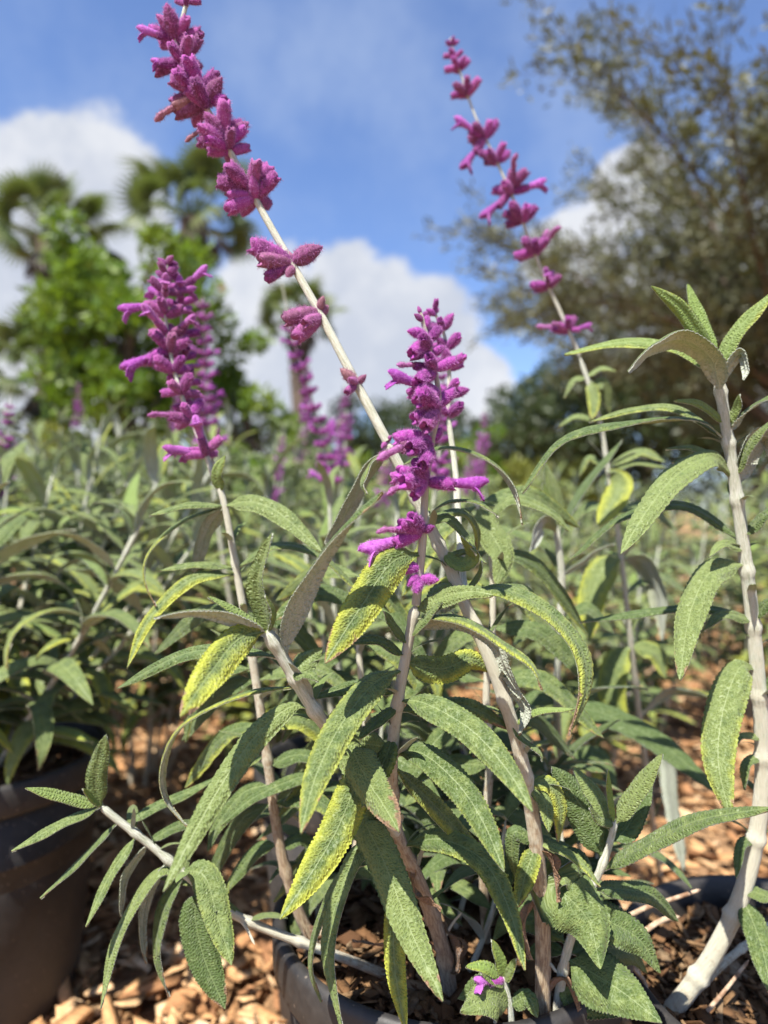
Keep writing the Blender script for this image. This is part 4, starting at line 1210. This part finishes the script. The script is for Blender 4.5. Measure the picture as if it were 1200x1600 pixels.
def bush(x, y, z0, top, nst, spread, label, spikes=0, lean=(0, 0), leafy=(.25, 1.0), lscale=1.0, yel=.12, group='sage plants standing in rows behind', spike_len=.16):
    BUSHN[0] += 1
    t = thing('sage_plant', (x, y, z0), label, 'sage plant', group)
    for sidx in range(nst):
        a = sidx / nst * 6.283 + rnd.uniform(-.4, .4)
        rr = spread * rnd.uniform(.35, 1.0)
        h = (top - z0) * rnd.uniform(.72, 1.0)
        b = Vector((x + .03 * math.cos(a), y + .03 * math.sin(a), z0 - .01))
        e = Vector((x + rr * math.cos(a) + lean[0], y + rr * math.sin(a) + lean[1], z0 + h))
        m = b.lerp(e, .5) + Vector((math.cos(a) * rr * .12, math.sin(a) * rr * .12, h * .05))
        sp, L = catmull([b, m, e], 20)
        o = mobj('stem', stem_mesh('stem', sp, L, np.linspace(3.4, 1.8, 20) * .001, 7), t, (.75, -.1, 0))
        nn = max(4, int(L * (leafy[1] - leafy[0]) / .026))
        for j in range(nn):
            f = leafy[0] + (leafy[1] - leafy[0]) * (j + .5) / nn
            i = min(19, int(f * 19))
            az = j * 1.5708 + a + rnd.uniform(-.35, .35)
            for sd in (0, math.pi):
                ln = (.095 - .045 * max(0, f - .75) * 4 * .8) * rnd.uniform(.75, 1.15) * lscale
                auto_leaf(t, Vector(sp[i]), az + sd, ln, .25 + .55 * f * rnd.random() + (.5 if f > .93 else 0), rnd.choice([1, 2, 3, 3, 4, 4, 5, 7, 7, 8]) if f < .93 else rnd.choice([2, 3, 7, 4]),
                          max(0, rnd.gauss(yel, .25) + (.3 if f < .4 else 0)), max(0, rnd.gauss(0, .15)), rnd.uniform(.5, .95), rnd.uniform(.9, 1.25))
        if sidx < spikes:
            d = (e - m).normalized()
            e2 = e + (d * .6 + Vector((0, 0, .5))) * spike_len
            sp2, L2 = catmull([e, e.lerp(e2, .5) + Vector((.005, 0, .005)), e2], 16)
            so = mobj('flower_spike', stem_mesh('flower_spike', sp2, L2, np.linspace(1.7, .8, 16) * .001, 6), t, (.2, .1, .2))
            nw = int(L2 / .017)
            for j in range(nw):
                i = int((.15 + .85 * j / nw) * 15)
                T = Vector(grad(sp2)[i])
                u = T.cross(Vector((0, 1, .1))).normalized()
                v = T.cross(u)
                for q in range(5):
                    az = q * 1.2566 + j
                    al = R(rnd.uniform(45, 75))
                    dd = T * math.cos(al) + (u * math.cos(az) + v * math.sin(az)) * math.sin(al)
                    kd = rnd.choice(['calyx', 'calyx', 'flower']) if j < nw - 3 else 'bud'
                    ln = .0155 * (1 - .5 * j / nw) * (1.6 if kd == 'flower' else 1)
                    nom = {'calyx': .0152, 'bud': .0134, 'flower': .031}[kd]
                    rot = frame(dd)
                    place('calyx' if kd != 'bud' else 'bud', FL['calyx' if kd != 'bud' else 'bud'][q % 3], Vector(sp2[i]), rot, ln / nom, so, (0, .1 * rnd.random(), 0))
                    if kd == 'flower':
                        place('petal_tube', FL['corolla'][q % 3], Vector(sp2[i]), rot, ln / nom, so, (0, .05, 0))
    return t


bush(POTS['C'][0], POTS['C'][1], .25, .60, 15, .25, 'sage filling the dusty pot that stands alone on the bark', 0, (.05, .03), (.15, 1.0), 1.3, .25)
bush(POTS['D'][0], POTS['D'][1], .24, .56, 10, .13, 'dense leafy sage in the shaded pot', 1, (0, .02), (.08, 1.0))
BL = 'hazy flowerless silver green sage in the rows behind the pots'
BF = 'hazy silver green sage with small purple spikes in the rows behind the pots'
for x, y, top, n_, sk, ln in [(-.80, 1.05, .68, 8, 1, (.05, 0)), (-.54, .98, .69, 9, 0, (.06, 0)), (-.45, 1.30, .71, 9, 1, (.06, 0)), (-.16, 1.22, .63, 9, 2, (.0, .03)), (-1.08, 1.5, .74, 8, 1, (.05, 0)), (-.74, 1.62, .77, 8, 1, (.05, 0)), (-.36, 1.66, .74, 8, 2, (.03, 0)), (.05, 1.45, .66, 8, 1, (.0, 0)),
                              (-1.5, 2.1, .80, 7, 1, (.05, 0)), (-1.1, 2.15, .84, 7, 1, (.05, 0)), (-.72, 2.1, .82, 7, 0, (.05, 0)), (-.3, 2.15, .82, 7, 1, (.05, 0)), (.08, 2.0, .76, 7, 1, (0, 0)), (.36, 1.20, .50, 8, 0, (0, 0)), (.62, 1.60, .56, 8, 0, (0, 0)), (.92, 1.72, .60, 8, 0, (0, 0)), (1.25, 1.8, .60, 7, 0, (0, 0)), (.36, 1.75, .60, 7, 0, (0, 0)), (.75, 2.3, .66, 7, 0, (0, 0)), (1.1, 2.35, .66, 7, 0, (0, 0)), (1.5, 2.4, .66, 7, 0, (0, 0)), (.42, 2.35, .66, 7, 0, (0, 0)),
                              (-1.9, 2.9, .92, 6, 0, (0, 0)), (-1.35, 2.95, .92, 6, 0, (0, 0)), (-.85, 2.9, .92, 6, 1, (0, 0)), (-.35, 2.95, .88, 6, 0, (0, 0)), (.15, 2.9, .84, 6, 0, (0, 0)), (.65, 3.0, .72, 6, 0, (0, 0)), (1.15, 3.05, .72, 6, 0, (0, 0)), (1.65, 3.0, .72, 6, 0, (0, 0))]:
    bush(x, y, .03, top, n_, .20 if y < 2.5 else .26, BL if sk == 0 else BF, sk, ln, (.22, 1.0), 1.35 if y < 2.5 else 1.7, .25)
# single flowering stems that show above the leaves
JT = thing('sage_plant', P(590, 1120, 1.0), 'hazy sage carrying two purple spikes behind the leaning stem', 'sage plant')
for pts, fl in (([(560, 1000, .98), (540, 860, .97), (515, 755, .95)], [(515, 755, .95), (505, 690, .945), (480, 600, .94), (458, 530, .935), (440, 440, .93)]),
                ([(370, 1000, 1.0), (345, 850, .98), (326, 700, .97)], [(326, 700, .97), (324, 620, .968), (320, 540, .965), (317, 462, .96)])):
    hstem(JT, pts, 3.0, 2.2, (.4, .1))
    s_ = hstem(JT, fl, 2.0, .8, (.2, .1), .2, (), 'flower_spike')
    y0, y1 = fl[0][1], fl[-1][1]
    nw = 13
    for j in range(nw):
        yy_ = y0 + (y1 + (60 if y1 < 450 else 0) - y0) * j / nw
        xx_ = np.interp(-yy_, -s_.pxy[:, 1], s_.pxy[:, 0])
        whorl(s_, xx_, yy_, 6, .017 * (1 - .45 * j / nw), 60, ('calyx', 'calyx', 'flower'), .1)
for j in range(6):
    auto_leaf(JT, P(540 + rnd.uniform(-12, 12), 860, .97), j * 1.05, .09, .4, None, .1, 0, .6)

# ------------------------------------------------------------------ trees and hedge behind


def leafcards(centres, dirs, length, width, seed, droop=.0):
    """small pointed leaves (4-vertex rhombs, folded) as arrays"""
    r = np.random.RandomState(seed)
    n = len(centres)
    d = unit(dirs)
    s = unit(np.cross(d, r.normal(0, 1, (n, 3))))
    nn = np.cross(d, s)
    l = length * (.6 + .8 * r.rand(n))[:, None]
    w = width * (.6 + .8 * r.rand(n))[:, None]
    a = centres
    b = centres + d * l * .45 + s * w + nn * w * .35
    c = centres + d * l
    e = centres + d * l * .45 - s * w + nn * w * .35
    V = np.stack([a, b, c, e], 1).reshape(-1, 3)
    F = np.arange(n * 4).reshape(-1, 4)
    return V, F


def branch_tubes(paths, name, mat):
    Vs, Fs, o = [], [], 0
    for pts, r0, r1 in paths:
        sp, L = catmull(pts, 12)
        V, F, _ = tube_arrays(sp, np.linspace(r0, r1, 12), 7)
        Vs.append(V)
        Fs.append(F + o)
        o += len(V)
    return mesh_np(name, np.vstack(Vs), np.vstack(Fs), [mat])


def olive():
    r = np.random.RandomState(21)
    base = Vector((3.35, 5.4, 0))
    t = thing('olive_tree', base, 'tall grey green olive tree with feathery branches against the sky', 'tree')
    paths = [([base, base + Vector((-.05, 0, .9)), base + Vector((.05, .05, 1.9))], .17, .10)]
    tips = []
    for i in range(34):
        a = r.rand() * 6.283
        el = r.uniform(-.05, 1.35)
        ln = r.uniform(1.5, 2.6) * (1.0 + .45 * math.sin(max(0, el)))
        st = base + Vector((0, 0, r.uniform(.8, 1.9)))
        d = Vector((math.cos(a) * math.cos(el), math.sin(a) * math.cos(el), math.sin(el)))
        e = st + d * ln
        m = st.lerp(e, .5) + Vector((r.normal(0, .12), r.normal(0, .12), .22))
        paths.append(([st, m, e], .032, .005))
        q, _ = catmull([st, m, e], 14)
        for j in range(3, 14):
            for _k in range(3):
                dd = Vector((r.normal(), r.normal(), r.normal() * .7 - .05)).normalized() * .6 + d * .7
                l2 = r.uniform(.35, .85)
                s2 = Vector(q[j])
                e2 = s2 + dd * l2
                e2.z -= .10 * l2
                paths_small.append(([s2, s2.lerp(e2, .5) + Vector((0, 0, .05)), e2], .004, .0015))
                tips.append((s2, e2))
    C, D = [], []
    for s2, e2 in tips:
        n = 64
        f = r.rand(n)[:, None] ** .8
        p = np.array(s2)[None] * (1 - f) + np.array(e2)[None] * f + r.normal(0, .045, (n, 3))
        ax = np.array((e2 - s2).normalized())[None]
        C.append(p)
        D.append(ax + r.normal(0, .65, (n, 3)))
    C, D = np.vstack(C), np.vstack(D)
    V, F = leafcards(C, D, .078, .0105, 3)
    mobj('trunk', branch_tubes(paths[:1], 'trunk', M_TRUNK), t)
    for p_ in paths[1:]:
        mobj('branch', branch_tubes([p_], 'branch', M_TRUNK), t)
    mobj('twigs', branch_tubes(paths_small, 'twigs', M_TRUNK), t, kind='stuff')
    mobj('crown', mesh_np('crown', V, F, [M_OLIVE], smooth=False), t, kind='stuff')
    for c in t.children:
        c.matrix_parent_inverse = Matrix.Translation(-base)


paths_small = []
olive()


def blob_tree(name, base, height, radii, nclump, nleaf, leaf, mat, label, seed, trunk_r=.12, group=None, low=.25):
    """trunk, forking limbs and a crown of leaf clumps round the limb ends"""
    r = np.random.RandomState(seed)
    base = Vector(base)
    t = thing(name, base, label, 'tree' if 'tree' in name else 'shrub', group)
    top = Vector((0, 0, height))
    paths = [([base - Vector((0, 0, .05)), base + Vector((.05, 0, height * low)), base + Vector((0, .05, height * .6))], trunk_r, trunk_r * .5)]
    limbs, C, D = [], [], []
    cz = height * (.5 + low * .5)
    hz = height * (1 - low) * .5
    for i in range(nclump):
        u = unit(r.normal(0, 1, (1, 3)))[0]
        f = r.uniform(.45, 1.0)
        c = np.array([u[0] * radii * f, u[1] * radii * f, cz + u[2] * hz * f])
        if i < 14:
            st = base + Vector((0, 0, height * r.uniform(low, .55)))
            e = base + Vector(c)
            limbs.append(([st, st.lerp(e, .5) + Vector((0, 0, .1 * height * .3)), e], trunk_r * .35, trunk_r * .08))
        n = int(nleaf / nclump)
        cr = radii * r.uniform(.16, .30)
        p = r.normal(0, 1, (n, 3))
        p = unit(p) * (r.rand(n, 1) ** .45) * cr * np.array([1, 1, .75])
        C.append(np.array(base) + c + p)
        D.append(unit(p) + r.normal(0, .7, (n, 3)) + np.array([0, 0, .2]))
    C, D = np.vstack(C), np.vstack(D)
    C[:, 2] = np.maximum(C[:, 2], .1)
    V, F = leafcards(C, D, leaf, leaf * .26, seed + 1)
    mobj('trunk', branch_tubes(paths, 'trunk', M_TRUNK), t)
    for p_ in limbs:
        mobj('limb', branch_tubes([p_], 'limb', M_TRUNK), t)
    mobj('crown', mesh_np('crown', V, F, [mat], smooth=False), t, kind='stuff')
    for c in t.children:
        c.matrix_parent_inverse = Matrix.Translation(-base)
    return t, C


def gx(px, Y):
    return (px - 600) / FPX * Y


def gz(py, Y):
    return CAM.z - (py - 800) / FPX * Y


# the green tree with orange fruit between the palms
Yt = 9.0
ct, CC = blob_tree('citrus_tree', (gx(195, Yt), Yt, 0), gz(318, Yt), 1.22, 70, 11000, .13, M_BRIGHT, 'bright green leafy tree with orange fruit between the palms', 31, .14, low=.12)
for j in range(9):
    c = CC[rnd.randrange(len(CC))]
    V, F = lathe([(.002, -.04), (.022, -.034), (.036, -.015), (.040, .004), (.034, .024), (.018, .037), (.002, .039)], 12)
    o = mobj('orange_fruit', mesh_np('orange_fruit', V, F, [M_FRUIT]), ct)
    o.matrix_parent_inverse = Matrix.Translation(-Vector(ct.location))
    o.matrix_basis = Matrix.Translation(Vector(c) + Vector((0, -.12, 0)))
blob_tree('citrus_tree', (gx(385, 9.4), 9.4, 0), gz(500, 9.4), .85, 34, 4200, .12, M_BRIGHT, 'lower green tree beside the fruit bearing one', 33, .10, low=.1)

# a fan frond: stalk and a fan of stiff pointed blades


def frond_mesh(name, mat, seed, stalk=.75, blade=.55, nb=19):
    r = np.random.RandomState(seed)
    Vs, Fs, o = [], [], 0
    sp, L = catmull([(0, 0, 0), (stalk * .5, 0, .03), (stalk, 0, 0)], 6)
    V, F, _ = tube_arrays(sp, np.linspace(.018, .010, 6), 5)
    Vs.append(V); Fs.append(F); o = len(V)
    for i in range(nb):
        a = (i / (nb - 1) - .5) * R(230)
        d = np.array([math.cos(a), math.sin(a), 0])
        s = np.array([-math.sin(a), math.cos(a), 0])
        b = blade * (1 - .25 * abs(a) / 2.2) * r.uniform(.9, 1.05)
        p0 = np.array([stalk, 0, 0])
        rows = []
        for f, w in ((0, .006), (.35, .034), (.65, .026), (1.0, .001)):
            c = p0 + d * b * f + np.array([0, 0, -.25 * b * max(0, f - .4) ** 2 * 4 - .05 * b * f])
            rows += [c - s * w * .9, c + np.array([0, 0, .012 * (1 - f)]), c + s * w * .9]
        Vs.append(np.array(rows))
        q = []
        for k in range(3):
            for m_ in range(2):
                q.append([k * 3 + m_ + o, k * 3 + m_ + 1 + o, k * 3 + m_ + 4 + o, k * 3 + m_ + 3 + o])
        Fs.append(np.array(q)); o += 12
    return mesh_np(name, np.vstack(Vs), np.vstack(Fs), [mat], smooth=False)


FR = [frond_mesh('frond', M_FROND, i) for i in range(3)]
FRD = [frond_mesh('dead_frond', M_DEADFROND, 9 + i, .4, .5, 20) for i in range(2)]


def palm(px, py, Y, rad, label, seed):
    r = random.Random(seed)
    x, zc = gx(px, Y), gz(py, Y)
    t = thing('fan_palm', (x, Y, 0), label, 'palm', 'fan palms')
    n = 40
    z = np.linspace(-.05, zc, n)
    sp = np.stack([x + .05 * np.sin(z * 1.1), np.full(n, Y), z], 1)
    rr = .17 + .07 * (z / zc) ** 2 + .025 * np.sin(z * 26)
    V, F, _ = tube_arrays(sp, rr, 14)
    o = mobj('trunk', mesh_np('trunk', V, F, [M_TRUNK]), t)
    o.matrix_parent_inverse = Matrix.Translation((-x, -Y, 0))
    k = rad / 1.0
    for i in range(32):
        a = i * 2.39996 + r.uniform(-.2, .2)
        el = R(86 - 104 * (i / 31) ** .85 + r.uniform(-9, 9))
        d = Vector((math.cos(a) * math.cos(el), math.sin(a) * math.cos(el), math.sin(el)))
        b = Vector((x + .1 * d.x, Y + .1 * d.y, zc + .05))
        place('frond', FR[i % 3], b, frame(d, roll=r.uniform(-1.3, 1.3)), k * r.uniform(.8, 1.1), t)
    for i in range(12):
        a = i * 2.39996 + r.uniform(-.2, .2)
        el = R(-35 - 45 * (i / 11))
        d = Vector((math.cos(a) * math.cos(el), math.sin(a) * math.cos(el), math.sin(el)))
        b = Vector((x + .15 * d.x, Y + .15 * d.y, zc - .10 - .012 * i))
        place('dead_frond', FRD[i % 2], b, frame(d), k * r.uniform(.75, 1.0), t)


palm(85, 375, 11.0, .95, 'fan palm rising at the left edge of the fruit tree', 1)
palm(305, 345, 11.5, 1.0, 'tallest fan palm rising behind the fruit tree', 2)
palm(78, 590, 10.2, .80, 'short fan palm with its crown level with the fruit tree leaves', 3)
palm(470, 500, 15.0, .80, 'far fan palm behind the leaning purple spike', 4)

# dark trees and shrubs right of the middle
for i, (px, py, Y, rad, mat, nm, lb) in enumerate([
        (820, 590, 13.0, 1.5, M_DARKTREE, 'evergreen_tree', 'rounded dark evergreen tree rising beside the white cloud'),
        (905, 545, 12.0, 1.6, M_DARKTREE, 'evergreen_tree', 'dark evergreen tree touching the olive branches'),
        (1010, 500, 11.0, 1.7, M_DARKTREE, 'evergreen_tree', 'tall dark evergreen tree behind the olive tree'),
        (1150, 470, 10.0, 1.9, M_DARKTREE, 'evergreen_tree', 'broad dark evergreen tree right behind the flowerless sage'),
        (735, 640, 15.0, 1.4, M_DARKTREE, 'evergreen_tree', 'low dark evergreen tree under the white cloud'),
        (640, 590, 17.0, 1.5, M_DARKTREE, 'evergreen_tree', 'distant dark tree behind the sharp purple spike'),
        (530, 625, 16.0, 1.6, M_DARKTREE, 'evergreen_tree', 'distant dark tree behind the leaning stem'),
        (745, 660, 10.0, .55, M_BRIGHT, 'green_shrub', 'bright green shrub in front of the dark trees'),
        (820, 705, 7.5, .55, M_YELLOWBUSH, 'yellow_shrub', 'yellow green shrub before the dark evergreens'),
        (900, 725, 7.0, .55, M_YELLOWBUSH, 'yellow_shrub', 'wide yellow green shrub behind the thin right spike'),
        (40, 650, 7.0, .75, M_YELLOWBUSH, 'yellow_shrub', 'yellow green shrub below the short palm'),
        (150, 690, 6.5, .6, M_BRIGHT, 'green_shrub', 'green shrub at the foot of the palms'),
        (430, 680, 8.0, .7, M_BRIGHT, 'green_shrub', 'green shrub under the far palm'),
        (600, 700, 7.5, .8, M_BRIGHT, 'green_shrub', 'green shrub behind the sharp purple spike'),
        (300, 690, 7.0, .7, M_YELLOWBUSH, 'yellow_shrub', 'yellow green shrub at the foot of the fruit tree'),
        (-60, 600, 9.0, 1.2, M_DARKTREE, 'evergreen_tree', 'dark tree at the edge of the palms')]):
    big = rad > 1.1
    blob_tree(nm, (gx(px, Y), Y, 0), gz(py, Y), rad, 60 if big else 24, 8000 if big else 2600, .12 if big else .075, mat, lb, 50 + i, .14 if big else .05, low=.03)
